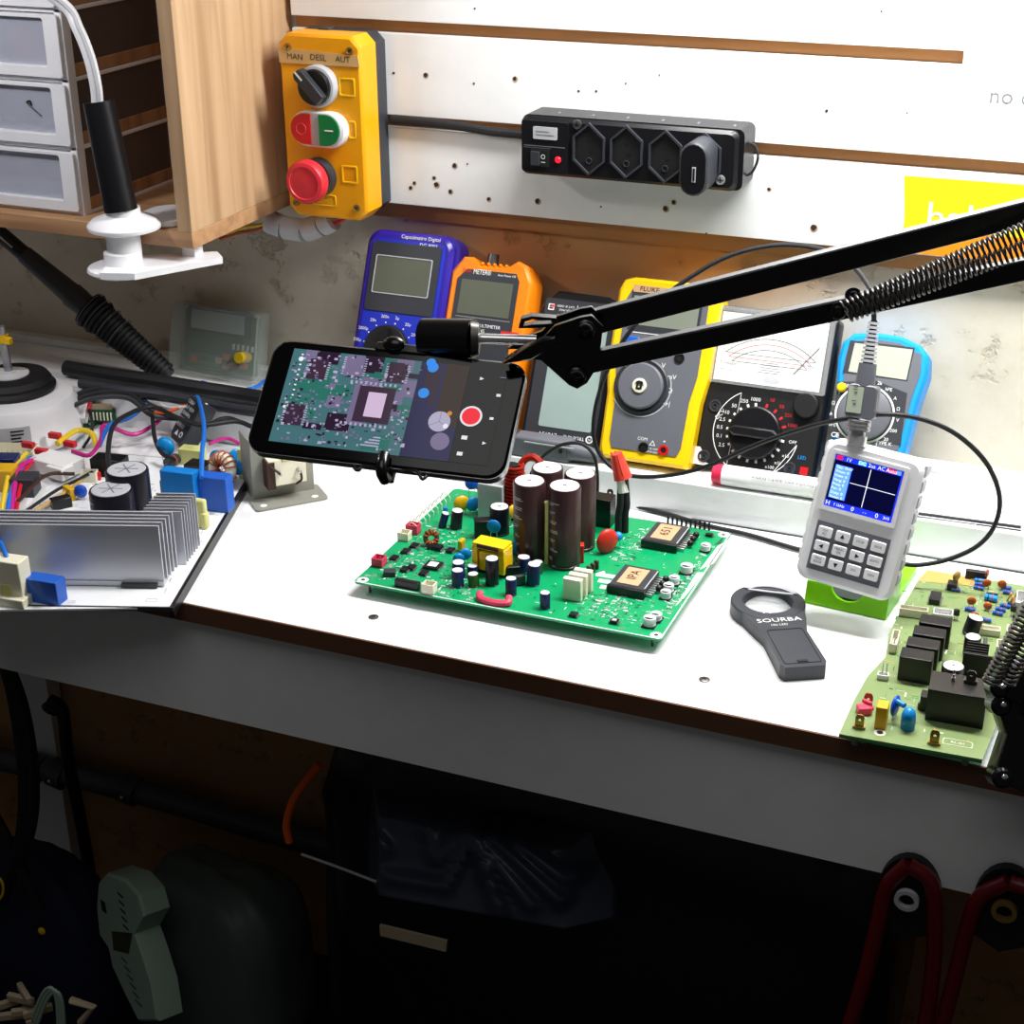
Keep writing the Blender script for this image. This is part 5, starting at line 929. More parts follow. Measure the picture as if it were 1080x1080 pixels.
mb = MB(); p = l_(180, 530); mb.lathe([(.008, 0), (.008, .022), (.006, .024), (0, .024)], 'brown_edge', p); obj('ferrite_coil', mb, lbd); blk(lbd, l_(191, 528)+Vector((0, 0, .004)), (.013, .010, .018), 'dark_grey', ang+.5, 'film_capacitor', mark='yellow_bright')
blk(lbd, l_(50, 633), (.030, .014, .021), 'blue_box', ang-.28, 'current_sensor'); M = Matrix.Translation(l_(14, 632)) @ Matrix.Rotation(ang-.25, 4, 'Z')
mb = MB(M).box((0, 0, .020), (.030, .016, .036), 'cream'); mb.box((-.004, -.003, .004), (.045, .022, .008), 'cream'); mb.box((.001, -.0085, .012), (.010, .002, .012), 'pale_yellow'); sensor = obj('terminal_block', mb, lbd, bevel=.002)
mb = MB().tube([l_(-12, 600)+Vector((0, 0, .04)), l_(2, 608)+Vector((0, 0, .04)), l_(12, 628)+Vector((0, 0, .040)), l_(14, 632)+Vector((0, 0, .034))], .002, 'wire_blue'); obj('wire', mb, lbd)
disc(lbd, l_(86, 527), .0065, 'blue_disc', .3, .002, .004); blk(lbd, l_(65, 535), (.018, .010, .010), 'black_plastic', ang+.6, 'transistor'); blk(lbd, l_(74, 526), (.006, .014, .012), 'yellow_disc', ang+.8, 'film_capacitor')
conn(lbd, l_(95, 507), (.015, .010, .010), 'cream', ang, 4); blk(lbd, l_(104, 506), (.005, .004, .008), 'red', ang, 'diode'); blk(lbd, l_(28, 520), (.022, .022, .018), 'dark_grey', ang, 'relay'); blk(lbd, l_(2, 515), (.03, .02, .022), 'yellow_disc', ang, 'transformer'); blk(lbd, l_(5, 503), (.03, .018, .022), 'cap_navy', ang, 'relay')
conn(lbd, l_(12, 486), (.050, .026, .014), 'cream', ang, 8, 'terminal_block')
mb = MB(); p = l_(62, 500); mb.box(p+Vector((0, 0, .010)), (.045, .028, .014), 'wire_white', rot=ang-.5); mb.box(p+Vector((.012, -.012, .010)), (.022, .016, .012), 'wire_white', rot=ang-.5); obj('plug_housing', mb, lbd, bevel=.001)
for x, y in ((32, 485), (46, 492), (60, 475), (76, 484)): obj('wire_clip', MB().box(l_(x, y)+Vector((0, 0, .016)), (.013, .006, .006), 'wire_red', rot=ang-.3), lbd, bevel=.001)
def lw(m, pts, r=.0022, name='wire'):
    mb = MB().tube([l_(x, y)+Vector((0, 0, z_)) for x, y, z_ in pts], r, m); obj(name, mb, lbd)
lw('wire_yellow', ((30, 492, .014), (14, 512, .016), (7, 535, .014), (2, 550, .005))); lw('wire_blue', ((34, 497, .014), (20, 516, .014), (12, 538, .012), (8, 552, .004))); lw('wire_magenta', ((45, 497, .014), (25, 508, .016), (17, 530, .014), (13, 550, .004)), .0026); lw('wire_red', ((40, 498, .014), (28, 512, .014), (22, 532, .012), (17, 552, .004)), .0018)
lw('wire_yellow', ((62, 480, .012), (82, 468, .014), (98, 470, .013), (103, 480, .008)), .003); lw('wire_magenta', ((78, 488, .012), (96, 492, .012), (108, 478, .014), (112, 464, .016), (140, 468, .010), (160, 460, .010), (172, 452, .012)), .0022); lw('wire_blue', ((106, 482, .012), (118, 466, .018), (138, 460, .020), (158, 446, .022), (163, 430, .014)), .0024)
lw('rubber', ((122, 540, .034), (119, 520, .040), (124, 490, .040), (140, 472, .036), (164, 460, .032), (190, 470, .030), (215, 476, .028), (250, 470, .026), (268, 472, .022)), .0024); lw('rubber', ((185, 497, .012), (172, 490, .012), (165, 478, .016), (163, 460, .020)), .0022); lw('rubber', ((215, 476, .024), (240, 466, .026), (264, 468, .02)), .0020)
lw('wire_blue', ((216, 540, .034), (217, 520, .040), (219, 490, .040), (213, 460, .040), (208, 452, .034)), .0022); lw('wire_magenta', ((222, 482, .014), (240, 476, .014), (254, 478, .010)), .0018)
lw('rubber', ((28, 548, .008), (60, 528, .010), (84, 516, .010), (98, 506, .008)), .0016); lw('tan_resin', ((24, 552, .006), (60, 534, .008), (88, 514, .008)), .0016); lw('brown_edge', ((20, 540, .010), (50, 516, .014), (80, 510, .010)), .0018)
disc(lbd, l_(176, 485), .010, 'cyan_disc', 0, .004, .006); resistor(lbd, l_(182, 492), .014, .0055, 'dark_grey', ang+1.1, 'capacitor')
# ================================================================ phone, holder and scissor arm
def T_(x, y, t): return CP+ray(x, y)*t
PX = Vector((.989, .144, -.023)); PY = Vector((-.092, .741, .665)); F = Frame((-.418, .805, .274), PX, PY); hw, hh = .0805, .0388
ph = thing('smartphone', 'black smartphone held sideways by the arm, filming the green circuit board', 'phone', F.w(0, 0, -.005))
mb = MB(F.M).prism(rr(-hw, -hh, hw, hh, .011, 6), -.0085, 0, 'glass_black', inset=.0014); obj('body', mb, ph)
mb = MB(F.M).ring(rr(-hw-.0003, -hh-.0003, hw+.0003, hh+.0003, .011, 6), rr(-hw+.0012, -hh+.0012, hw-.0012, hh-.0012, .010, 6), -.0072, -.0016, 'steel'); obj('metal_rim', mb, ph)
sc = F.P((314, 366), (500, 389), (474, 489), (281, 463)); x0 = (sc[0][0]+sc[3][0])/2; x1 = (sc[1][0]+sc[2][0])/2; y0 = (sc[2][1]+sc[3][1])/2; y1 = (sc[0][1]+sc[1][1])/2; W_ = x1-x0; H_ = y1-y0
mb = MB(F.M).rect(x0, y0, x1+.022, y1, .0002, 'p_black'); mb.rect(x0, y0, x1-.002, y1, .0003, 'p_teal')
def Q(m, a, b_, c, d, z=.0004): mb.rect(x0+a*W_, y0+b_*H_, x0+c*W_, y0+d*H_, z, m)
rs = random.Random(3)
for _ in range(44): a = rs.uniform(0, .68); b_ = rs.uniform(0, .9); Q(rs.choice(['p_green', 'p_mauve', 'p_green', 'p_dark', 'p_mauve']), a, b_, a+rs.uniform(.04, .14), min(1, b_+rs.uniform(.05, .2)), .00035+rs.uniform(0, .00004))
Q('p_navy', .72, 0, .985, 1, .00041); Q('p_brown', .86, .35, .985, 1, .00042); Q('p_dark', .76, .55, .84, .95, .00043)
for cx_, cy_, n_, m in ((.16, .8, 6, 'p_chip'), (.10, .30, 5, 'p_chip'), (.60, .85, 5, 'p_chip'), (.36, .88, 4, 'p_mauve'), (.47, .66, 5, 'p_mauve')):
    Q(m, cx_-.05, cy_-.11, cx_+.05, cy_+.11, .00044)
    for k in range(8): Q('p_light', cx_+.052, cy_-.10+k*.025, cx_+.066, cy_-.088+k*.025, .00045); Q('p_light', cx_-.066, cy_-.10+k*.025, cx_-.052, cy_-.088+k*.025, .00045)
for _ in range(420):
    a = rs.uniform(.01, .72); b_ = rs.uniform(.02, .96); l = rs.uniform(.005, .022); k = rs.uniform(.008, .03); Q(rs.choice(['p_light', 'p_mauve', 'p_dark', 'p_light', 'p_mauve']), a, b_, a+l, min(.99, b_+k), .00046+rs.uniform(0, .00003))
for k in range(9): Q('p_white', .05+k*.0008, .95-k*.055, .062+k*.0008, .935-k*.055, .0005)
Q('p_chip', .42, .30, .62, .68, .00052); Q('p_mauve', .39, .26, .42, .72, .0005); Q('p_die', .475, .36, .575, .62, .00056)
for k in range(10): Q('p_light', .36+.027*k, .255, .372+.027*k, .285, .00055); Q('p_light', .36+.027*k, .695, .372+.027*k, .725, .00055)
for k in range(4): Q('p_light', .50+.02*k, .06+.03*k, .60, .075+.03*k, .00053)
def PD(m, px, py, r, z=.0007, n=20):
    u, v = F.uv(px, py); mb.quad(circ(u, v, r, n), z, m)
PD('p_blue', 457, 388, .0034, .0006); PD('p_blue', 455, 383, .0030, .0006); PD('p_blue', 447, 415, .0034, .0006); PD('p_navy', 446, 424, .003, .00055)
PD('p_light', 463.5, 445, .0068, .0006); PD('p_mauve', 464, 466, .0058, .0006); PD('p_amber', 474.5, 436.5, .0015, .00065); PD('p_white', 470, 450, .0016, .00066); PD('p_white', 318, 379, .0016); PD('p_white', 300, 429, .0009)
u, v = F.uv(463.5, 445)
for k in range(3): mb.rect(-.0001, 0, .0002, .0068, 0, 'p_mauve', Matrix.Translation((u, v, .00064)) @ Matrix.Rotation(k*2.09, 4, 'Z'))
PD('p_white', 497, 439.6, .0068, .0007, 30); PD('p_red', 497, 439.6, .0056, .0008, 30)
def icon(px, py, s, kind='r'):
    u, v = F.uv(px, py)
    mb.quad([(u-s, v-s*.9), (u+s, v), (u-s, v+s*.9)] if kind == 't' else [(u-s, v-s*.7), (u+s, v-s*.7), (u+s, v+s*.7), (u-s, v+s*.7)], .0007, 'p_white')
icon(508.6, 400, .0013, 't'); icon(526, 417.6, .0013); icon(518.6, 442, .0012); icon(490, 462, .0018); icon(485, 479, .0017); icon(511, 468, .0012, 't'); u, v = F.uv(531, 399); mb.rect(u-.0018, v-.0004, u+.0018, v+.0003, .0007, 'p_mauve')
obj('screen', mb, ph, smooth=0)
# arm
ar = thing('scissor_arm', 'black scissor arm with springs reaching in from the right and clamped at the bench edge', 'arm stand', Vector((hz(1100, 810).x, .98, 0)))
def beam(p0, p1, hgt, dep, m='arm_black', name='bar', par=None):
    X = (p1-p0).normalized(); mid = (p0+p1)/2; z = CP-mid; z.z = 0; z = (z-X*z.dot(X)).normalized(); Y = z.cross(X); Fm = Frame(p0, X, Y); L = (p1-p0).length
    mb = MB(Fm.M).box((L/2, 0, -dep/2), (L, hgt, dep), m); return obj(name, mb, par or ar, bevel=.0012)
tl_, tr_2 = .965, .93
def seg(x, y, k): return T_(x, y, k)
U0, U1 = T_(612, 345, .965), T_(1080, 226, .925); U1 = U0+(U1-U0)*1.5
L0, L1 = T_(603, 388, .965), T_(1080, 286, .925); L1 = L0+(L1-L0)*1.5
beam(U0, U1, .0145, .010); beam(L0, L1, .0125, .010)
AF = Frame(T_(605, 370, .958), U1-U0, Vector((0, 0, 1))); 
mb = MB(AF.M).prism(AF.P((533, 376), (556, 362), (571, 357), (585, 342), (612, 333), (624, 331), (636, 343), (634, 360), (630, 385), (619, 402), (609, 408), (600, 404), (571, 378), (558, 376)), 0, .0035, 'arm_black'); obj('end_plate', mb, ar, bevel=.0006)
mb = MB(AF.M).prism(AF.P((533, 376), (556, 362), (571, 357), (585, 342), (612, 333), (624, 331), (636, 343), (634, 360), (630, 385), (619, 402), (609, 408), (600, 404), (571, 378), (558, 376)), -.017, -.0135, 'arm_black'); obj('end_plate', mb, ar, bevel=.0006)
mb = MB(AF.M).prism(AF.P((530, 379), (552, 364), (572, 353), (586, 350), (589, 354), (586, 360), (560, 375)), .0035, .009, 'arm_black', inset=.001); mb.ring(AF.P((546, 352), (549, 342), (560, 339), (586, 341), (590, 350), (560, 352)), AF.P((551, 350), (553, 345), (561, 342.5), (583, 344), (584, 347), (560, 348)), -.017, -.010, 'arm_black'); obj('wing_nut', mb, ar, bevel=.0006)
for px, py in ((608, 394), (617, 345)):
    u, v = AF.uv(px, py); mb = MB(AF.M).lathe([(.0062, .0035), (.0060, .0062), (.0045, .0075), (.0028, .0078), (.0024, .0062), (0, .006)], 'arm_black', (u, v, 0), n=24); mb.ring(circ(u, v, .0047, 18, -10, 120)+[(u, v)], circ(u, v, .0038, 18, -10, 120)+[(u, v)], .0072, .0078, 'mid_grey'); obj('pivot_screw', mb, ar)
for px, py in ((884, 328), (900, 312)):
    c = T_(px, py, .935); d_ = (CP-c).normalized(); mb = MB().cyl(c-d_*.010, c+d_*.006, .0052, .0048, 'arm_black', n=20); mb.cyl(c+d_*.006, c+d_*.0085, .003, .0022, 'arm_black', n=16); obj('pivot_screw', mb, ar, bevel=.0006)
for (a, b_) in (((889, 326), (1080, 243)), ((893, 332), (1080, 262))):
    p0 = T_(*a, .928); p1 = T_(*b_, .905); p1 = p0+(p1-p0)*1.35; mb = MB().helix(p0, p1, .0046, .00085, int((p1-p0).length/.0030), 'chrome', n=5, per=10); MATS_ = 0
    mb.names = ['dark_steel']; obj('spring', mb, ar)
# phone holder head
KT = .972
mb = MB().cyl(T_(503, 357, KT), T_(566, 359, KT-.004), .0032, .0032, 'chrome', n=18); obj('chrome_stem', mb, ar)
hd = thing('phone_holder', 'black spring phone holder gripping the smartphone at the end of the arm', 'phone holder', F.w(.0, 0, -.022))
mb = MB().cyl(T_(447, 357, KT+.012), T_(500, 357, KT), .0125, .0120, 'arm_black', n=28); mb.cyl(T_(497, 358, KT), T_(505, 358, KT), .0108, .0100, 'dark_steel', n=28); obj('ball_joint', mb, hd, bevel=.002)
mb = MB(F.M).prism([(-.028, .012), (.046, .006), (.046, .036), (.020, .0435), (-.018, .043), (-.028, .034)], -.024, -.009, 'arm_black', inset=.003); mb.lathe([(.016, -.026), (.016, -.02), (.0, -.02)], 'arm_black', (-.006, .026, 0)); obj('mount_plate', mb, hd, bevel=.001)
mb = MB(F.M).prism(rr(-.016, hh-.002, .018, hh+.0045, .002), -.016, .0015, 'arm_black', inset=.001); mb.ell((-.004, hh+.003, .002), (.007, .005, .004), 'arm_black'); obj('upper_jaw', mb, hd)
u, v = F.uv(405, 492)
mb = MB().tube([F.w(u-.001, -hh+.006, .002), F.w(u, -hh-.001, .0045), F.w(u+.001, -hh-.006, .003), F.w(u+.002, -hh-.0075, -.003)], .0038, 'arm_black', n=12); mb.tube([F.w(u+.002, -hh-.005, -.010), F.w(u, 0, -.014), F.w(-.004, .02, -.016)], .003, 'arm_black'); obj('lower_jaw', mb, hd)
mb = MB().tube([F.w(*F.uv(x, y), z_) for x, y, z_ in ((375, 484, -.004), (373, 492, -.002), (378, 495, -.001), (384, 490, -.002), (410, 492, -.003), (430, 494, -.002), (440, 497, -.001), (445, 505, 0), (449, 502, -.001), (451, 492, -.006), (452, 480, -.012))], .0011, 'dark_steel', n=6); obj('wire_prop', mb, hd)
# lower half of the arm at the right edge
C0 = hz(1085, 808); C0.y = .965; E0 = U1.lerp(L1, .5)
la, lb = T_(1066, 790, 1.06), T_(1066, 790, 1.06)+(E0-T_(1066, 790, 1.06))*1.0
beam(T_(1068, 740, 1.03), E0+Vector((.02, 0, .02)), .0125, .010); beam(T_(1088, 760, 1.03), E0+Vector((.04, 0, -.02)), .0125, .010)
LFm = Frame(T_(1066, 770, 1.035), CR, CU)
mb = MB(LFm.M).prism(LFm.P((1046, 726), (1062, 706), (1075, 700), (1100, 690), (1125, 720), (1125, 830), (1090, 840), (1058, 826), (1050, 815), (1063, 776)), -.02, -.001, 'arm_black', inset=.001)
obj('base_plate', mb, ar, bevel=.001)
for px, py in ((1055, 744), (1054, 725), (1056, 820)):
    u, v = LFm.uv(px, py); mb = MB(LFm.M).lathe([(.0068, -.012), (.0068, .002), (.005, .004), (0, .0045)], 'arm_black', (u, v, 0), n=22); mb.ell((u+.001, v+.001, .0042), (.0022, .0018, .0008), 'chrome', 10, 6); obj('pivot_screw', mb, ar)
for dx in (0, 17):
    p0 = T_(1044+dx, 721, 1.01); p1 = T_(1087+dx, 640, .985); p1 = p0+(p1-p0)*1.8; mb = MB().helix(p0, p1, .0052, .0010, int((p1-p0).length/.0031), 'dark_steel', n=5, per=10); obj('spring', mb, ar)
C0.x += .06; mb = MB().box((C0.x+.02, .985, .006), (.05, .05, .010), 'arm_black'); mb.box((C0.x+.02, .966, -.03), (.05, .008, .075), 'arm_black'); mb.box((C0.x+.02, .977, -.125), (.04, .03, .006), 'arm_black'); mb.box((C0.x+.02, .966, -.09), (.04, .008, .07), 'arm_black'); obj('table_clamp', mb, ar, bevel=.002)
# ================================================================ things at the left rear of the bench
mc = hz(17, 389, .072); R = .064; mc.y = min(mc.y, YL-R-.003); mz = 0
mo = thing('fan_motor', 'white round fan motor with a black rubber hub and upright steel shaft', 'motor', (mc.x, mc.y, 0))
mb = MB().lathe([(R-.012, .0), (R, .004), (R+.002, .010), (R, .013), (R, .040), (R-.004, .048), (R-.014, .053), (.03, .056)], 'white_plastic', (mc.x, mc.y, 0), n=48); obj('body', mb, mo)
mb = MB().lathe([(.044, .054), (.045, .058), (.041, .061), (.0415, .064), (.038, .069), (.030, .070), (.0195, .070)], 'rubber', (mc.x, mc.y, 0), n=40); obj('rubber_ring', mb, mo)
mb = MB().lathe([(.020, .0695), (.020, .0712), (.007, .0718), (.007, .074), (0, .074)], 'white_plastic', (mc.x, mc.y, 0), n=32); obj('hub', mb, mo)
b_ = Vector((mc.x, mc.y, .072)); tp = hy(15, 346, mc.y); tp.x = mc.x-.002; mb = MB().cyl(b_, tp, .0042, .0042, 'steel', n=18); sh = obj('shaft', mb, mo, bevel=.0005)
q = b_.lerp(tp, .74); mb = MB().cyl(q-Vector((0, 0, .004)), q+Vector((0, 0, .004)), .0062, .0062, 'yellow_bright', n=16); mb.box(q+Vector((.008, -.002, -.001)), (.008, .006, .007), 'yellow_bright'); obj('yellow_clip', mb, mo, bevel=.0008)
mb = MB(); a0, a1_ = math.radians(235), math.radians(322)
def arcq(a, b2, z0, z1, m, rr_=R+.0004, n=14):
    P = [a+(b2-a)*i/n for i in range(n+1)]; vs = [(mc.x+rr_*math.cos(t), mc.y+rr_*math.sin(t), z) for z in (z0, z1) for t in P]; mb.add(vs, [(i, i+1, n+2+i, n+1+i) for i in range(n)], m)
arcq(a0, a1_, .014, .036, 'light_grey')
for k in range(5): arcq(a0+.08, a0+.08+random.uniform(.6, 1.0), .017+k*.0036, .0178+k*.0036, 'ink_grey', R+.0008)
for k in range(5): arcq(a1_-.3, a1_-.08-random.uniform(0, .08), .017+k*.0036, .0186+k*.0036, 'ink_black', R+.0008)
obj('rating_label', mb, mo)
mb = MB().tube([hz(-20, 440, .022), hz(10, 462, .020), hz(45, 455, .020), hz(70, 436, .018)], .0055, 'rubber'); loose('motor_cable', 'thick black cable curving round the front of the white motor', 'cable', mb)
mb = MB().tube([hz(-8, 425, .030), hz(10, 436, .028), hz(24, 455, .018), hz(32, 480, .010), hz(34, 492, .012)], .0022, 'wire_white'); mb.tube([hz(-8, 430, .030), hz(8, 441, .028), hz(21, 458, .018), hz(29, 480, .010), hz(31, 492, .012)], .0018, 'wire_white'); loose('white_lead', 'pair of thin white leads hanging in front of the motor', 'wire', mb)
# flexible hose with ribbed boot
s0 = hy(-12, 236, 1.33); s1 = hy(178, 397, 1.345); ax = s1-s0
ho = thing('tool_hose', 'dark handheld tool with a ribbed rubber boot leaning at the left below the cabinet', 'tool', s1)
mb = MB().cyl(s0, s0+ax*.20, .0085, .0085, 'black_plastic', n=18); mb.cyl(s0+ax*.20, s0+ax*.48, .0095, .0125, 'dark_grey', n=18); mb.cyl(s0+ax*.46, s0+ax*.56, .0135, .0125, 'dark_grey', n=18); mb.cyl(s0+ax*.05+Vector((0, -.008, .003)), s0+ax*.16+Vector((0, -.008, .003)), .0012, m='light_grey', n=6); obj('handle', mb, ho, bevel=.001)
mb = MB(); 
for i in range(21):
    k = .55+i*.021; r = .0195-.00035*i+(.002 if i < 5 and i % 2 else 0)
    if k < .985: mb.cyl(s0+ax*k, s0+ax*(k+.012), r, r*.93, 'rubber', n=20)
mb.cyl(s0+ax*.55, s1, .0150, .0090, 'rubber', n=20)
for i in (0, 2, 5, 8): mb.helix(s0+ax*(.56+i*.02), s0+ax*(.563+i*.02), .0205-.0003*i, .0006, 1, 'mid_grey', per=18)
obj('ribbed_boot', mb, ho)
# cable bundle on the rear shelf
for m, pts, r, lab in (('rubber', ((70, 388, .045), (110, 395, .045), (160, 402, .046), (210, 410, .046), (262, 418, .044), (330, 430, .043)), .0085, 'thick black cable lying along the left part of the rear shelf'),
                       ('dark_grey', ((85, 404, .042), (130, 412, .041), (180, 418, .041), (240, 430, .041), (290, 436, .041)), .0055, 'thinner grey cable in front of the thick black cable on the rear shelf')):
    mb = MB().tube([hz(x, y, z_) for x, y, z_ in pts], r, m, n=10); loose('shelf_cable', lab, 'cable', mb)
mb = MB()
for q, (m, dy_) in enumerate((('rubber', 0), ('rubber', 5), ('dark_grey', 10))): mb.tube([hz(x, y+dy_, z_) for x, y, z_ in ((72, 420, .036), (100, 410, .042), (135, 410, .040), (160, 428, .030), (190, 432, .020), (235, 440, .012), (275, 438, .012))], .0026, m)
loose('cable_bundle', 'bundle of thin dark cables spilling off the shelf behind the left power board', 'cable', mb)
# small loose electronics
mb = MB(Matrix.Translation(hz(83, 452, .0)+Vector((0, .01, .016))) @ Matrix.Rotation(.35, 4, 'Z') @ Matrix.Rotation(1.2, 4, 'X')).box((0, 0, 0), (.026, .034, .0016), 'pcb_dark'); 
t = thing('small_board', 'small green circuit board with a white plug, propped beside the white motor', 'circuit board', hz(83, 455, 0))
for k in range(6): mb.box((random.uniform(-.01, .01), random.uniform(-.014, .006), .0012), (.0022, .0022, .0008), 'light_grey')
obj('board', mb, t)
mb = MB(Matrix.Translation(hz(82, 434, .022)) @ Matrix.Rotation(.35, 4, 'Z') @ Matrix.Rotation(.7, 4, 'X')).box((0, 0, 0), (.021, .022, .012), 'wire_white'); mb.box((-.012, -.004, 0), (.004, .012, .008), 'pink_conn'); mb.box((.012, .004, .002), (.004, .012, .006), 'wire_red'); obj('plug', mb, t, bevel=.001)
mb = MB().tube([hz(94, 432, .026), hz(97, 445, .018), hz(96, 458, .010), hz(88, 472, .004)], .0016, 'rubber'); obj('wire', mb, t)
mb = MB(Matrix.Translation(hz(108, 437, .012)) @ Matrix.Rotation(.3, 4, 'Z')).box((0, 0, 0), (.030, .010, .014), 'pcb_dark'); mb.box((0, 0, .009), (.024, .009, .005), 'beige')
for k in range(7): mb.box((-.0115+k*.0038, -.006, .0), (.0014, .002, .009), 'cream')
loose('green_connector', 'small green plug strip right of the white plug', 'connector', mb, bevel=.0005)
def sheet(name, lab, cat, pts, m, h=.01, seed=1, z=.0):
    rs = random.Random(seed); A, B_, C_, D = [hz(x, y, z) for x, y in pts]; N = 12; vs = []; fs = []
    ph_ = [rs.uniform(0, 6) for _ in range(6)]
    for i in range(N+1):
        for j in range(N+1):
            u, v = i/N, j/N; p = (A.lerp(B_, u)).lerp(D.lerp(C_, u), v); e = min(u, v, 1-u, 1-v); 
            vs.append((p.x, p.y, z+.0008+min(1, e*6+.1)*h*abs(math.sin(u*7+ph_[0]+v*3)*math.cos(v*9+ph_[1]-u*4)+.35*math.sin(u*19+ph_[2]))))
    fs = [(i*(N+1)+j, (i+1)*(N+1)+j, (i+1)*(N+1)+j+1, i*(N+1)+j+1) for i in range(N) for j in range(N)]
    mb = MB().add(vs, fs, m); o = obj(name, mb); s = o.modifiers.new('thick', 'SOLIDIFY'); s.thickness = .0005; return tag(o, lab, cat)
sheet('plastic_bag', 'crumpled white plastic bag lying behind the wires of the left power board', 'bag', ((118, 448), (178, 436), (172, 420), (140, 424)), 'paper', .016, 2)
sheet('paper_sheet', 'white sheet of paper lying behind the left power board, under the wires', 'paper', ((70, 474), (205, 486), (216, 452), (100, 448)), 'paper', .003, 4)
# motor capacitor with printed label
M = Matrix.Translation(hz(203, 446, .026)) @ Matrix.Rotation(-.62, 4, 'Z') @ Matrix.Rotation(.95, 4, 'X')
t = thing('motor_capacitor', 'dark rectangular capacitor with small white print, leaning behind the blue blocks', 'capacitor', hz(203, 452, 0))
mb = MB(M).prism([(-.0145, -.018), (-.010, -.024), (.011, -.024), (.0165, -.016), (.0155, .024), (-.0155, .024)], -.009, .009, 'dark_grey', inset=.001)
for i, s in enumerate(('CBB61', '2uF 450V', '50/60Hz', 'SH P0', '40/85/21')): mb.text(s, .0056, -.0125, .018-i*.0064, .0094, 'ink_white', align='LEFT')
mb.quad([(-.006, -.018), (.002, -.018), (-.002, -.012)], .0094, 'ink_white'); mb.ring(circ(.008, -.015, .0032, 12), circ(.008, -.015, .0022, 12), .0092, .0095, 'ink_white'); obj('body', mb, t, bevel=.001)
mb = MB().tube([M @ Vector((-.008, .024, 0)), hz(170, 436, .03), hz(158, 428, .028), hz(148, 422, .02)], .0016, 'orange_trim'); mb.tube([M @ Vector((.008, .024, 0)), hz(178, 430, .034), hz(162, 420, .03)], .0016, 'wire_white'); obj('lead', mb, t)
mb = MB().tube([hz(x, y, z_) for x, y, z_ in ((214, 462, .03), (205, 470, .02), (214, 448, .038), (222, 425, .040), (234, 414, .040), (250, 416, .036), (262, 430, .03), (268, 446, .022))], .0020, 'wire_blue'); 
mb = MB().tube([hz(x, y, z_) for x, y, z_ in ((262, 456, .012), (247, 453, .014), (234, 443, .020), (229, 430, .028), (233, 419, .033), (245, 414, .034), (258, 420, .032), (266, 433, .028), (272, 450, .02))], .0022, 'wire_blue'); mb.tube([hz(x, y, z_) for x, y, z_ in ((256, 424, .03), (266, 418, .03), (276, 408, .034))], .0016, 'wire_blue'); loose('blue_wire_loop', 'loop of blue wire standing beside the dark motor capacitor', 'wire', mb)
mb = MB().tube([hz(x, y, z_) for x, y, z_ in ((213, 403, .045), (228, 408, .044), (246, 412, .043), (268, 409, .045), (282, 400, .045))], .0022, 'wire_blue'); loose('blue_wire', 'short blue wire on the rear shelf below the clear cased tester', 'wire', mb)
# transformer on a steel bracket
p0 = hz(271, 541); p1 = hz(347, 527); X = (p1-p0).normalized(); BF = Frame((p0.x, p0.y, 0), X, (-X.y, X.x, 0)); bw = (p1-p0).length
t = thing('bracket_transformer', 'small transformer in a grey steel bracket standing behind the phone', 'transformer', BF.w(bw/2, .03, 0), math.atan2(X.y, X.x))
mb = MB(BF.M).prism(rr(0, 0, bw, .036, .004), .0005, .0022, 'grey_steel')
for x in (.009, bw-.011): mb.quad(circ(x, .008, .0033, 16), .0024, 'ink_white')
obj('base_plate', mb, t, bevel=.0004)
bv = .026; mb = MB(BF.M).box((bw/2-.001, bv, .030), (bw-.010, .0018, .058), 'grey_steel'); mb.box((bw-.0065, bv+.018, .030), (.0018, .036, .058), 'grey_steel'); mb.box((.0055, bv+.018, .030), (.0018, .036, .058), 'grey_steel'); obj('bracket', mb, t, bevel=.0006)
mb = MB(BF.M).box((bw/2+.000, bv-.008, .031), (.036, .014, .026), 'cream'); mb.box((bw/2-.016, bv-.009, .029), (.008, .014, .027), 'brown_edge'); mb.box((bw/2+.002, bv-.010, .045), (.014, .012, .006), 'pale_yellow')
for dx in (-.008, .010): obj('terminal', MB().cyl(BF.w(bw/2+dx, bv-.0145, .032), BF.w(bw/2+dx, bv-.022, .031), .0018, .001, 'steel', n=8), t)
cb = MB(BF.M); obj('coil_former', mb, t, bevel=.0006)
mb.__init__(); mb.tube([BF.w(bw/2-.020, bv-.012, .040), BF.w(bw/2-.013, bv-.018, .036), BF.w(bw/2-.008, bv-.020, .031)], .0012, 'brown_edge'); mb.tube([BF.w(bw/2+.011, bv-.020, .031), BF.w(bw/2+.012, bv-.018, .022), BF.w(bw/2+.008, bv-.014, .017)], .0012, 'brown_edge'); obj('lead', mb, t)
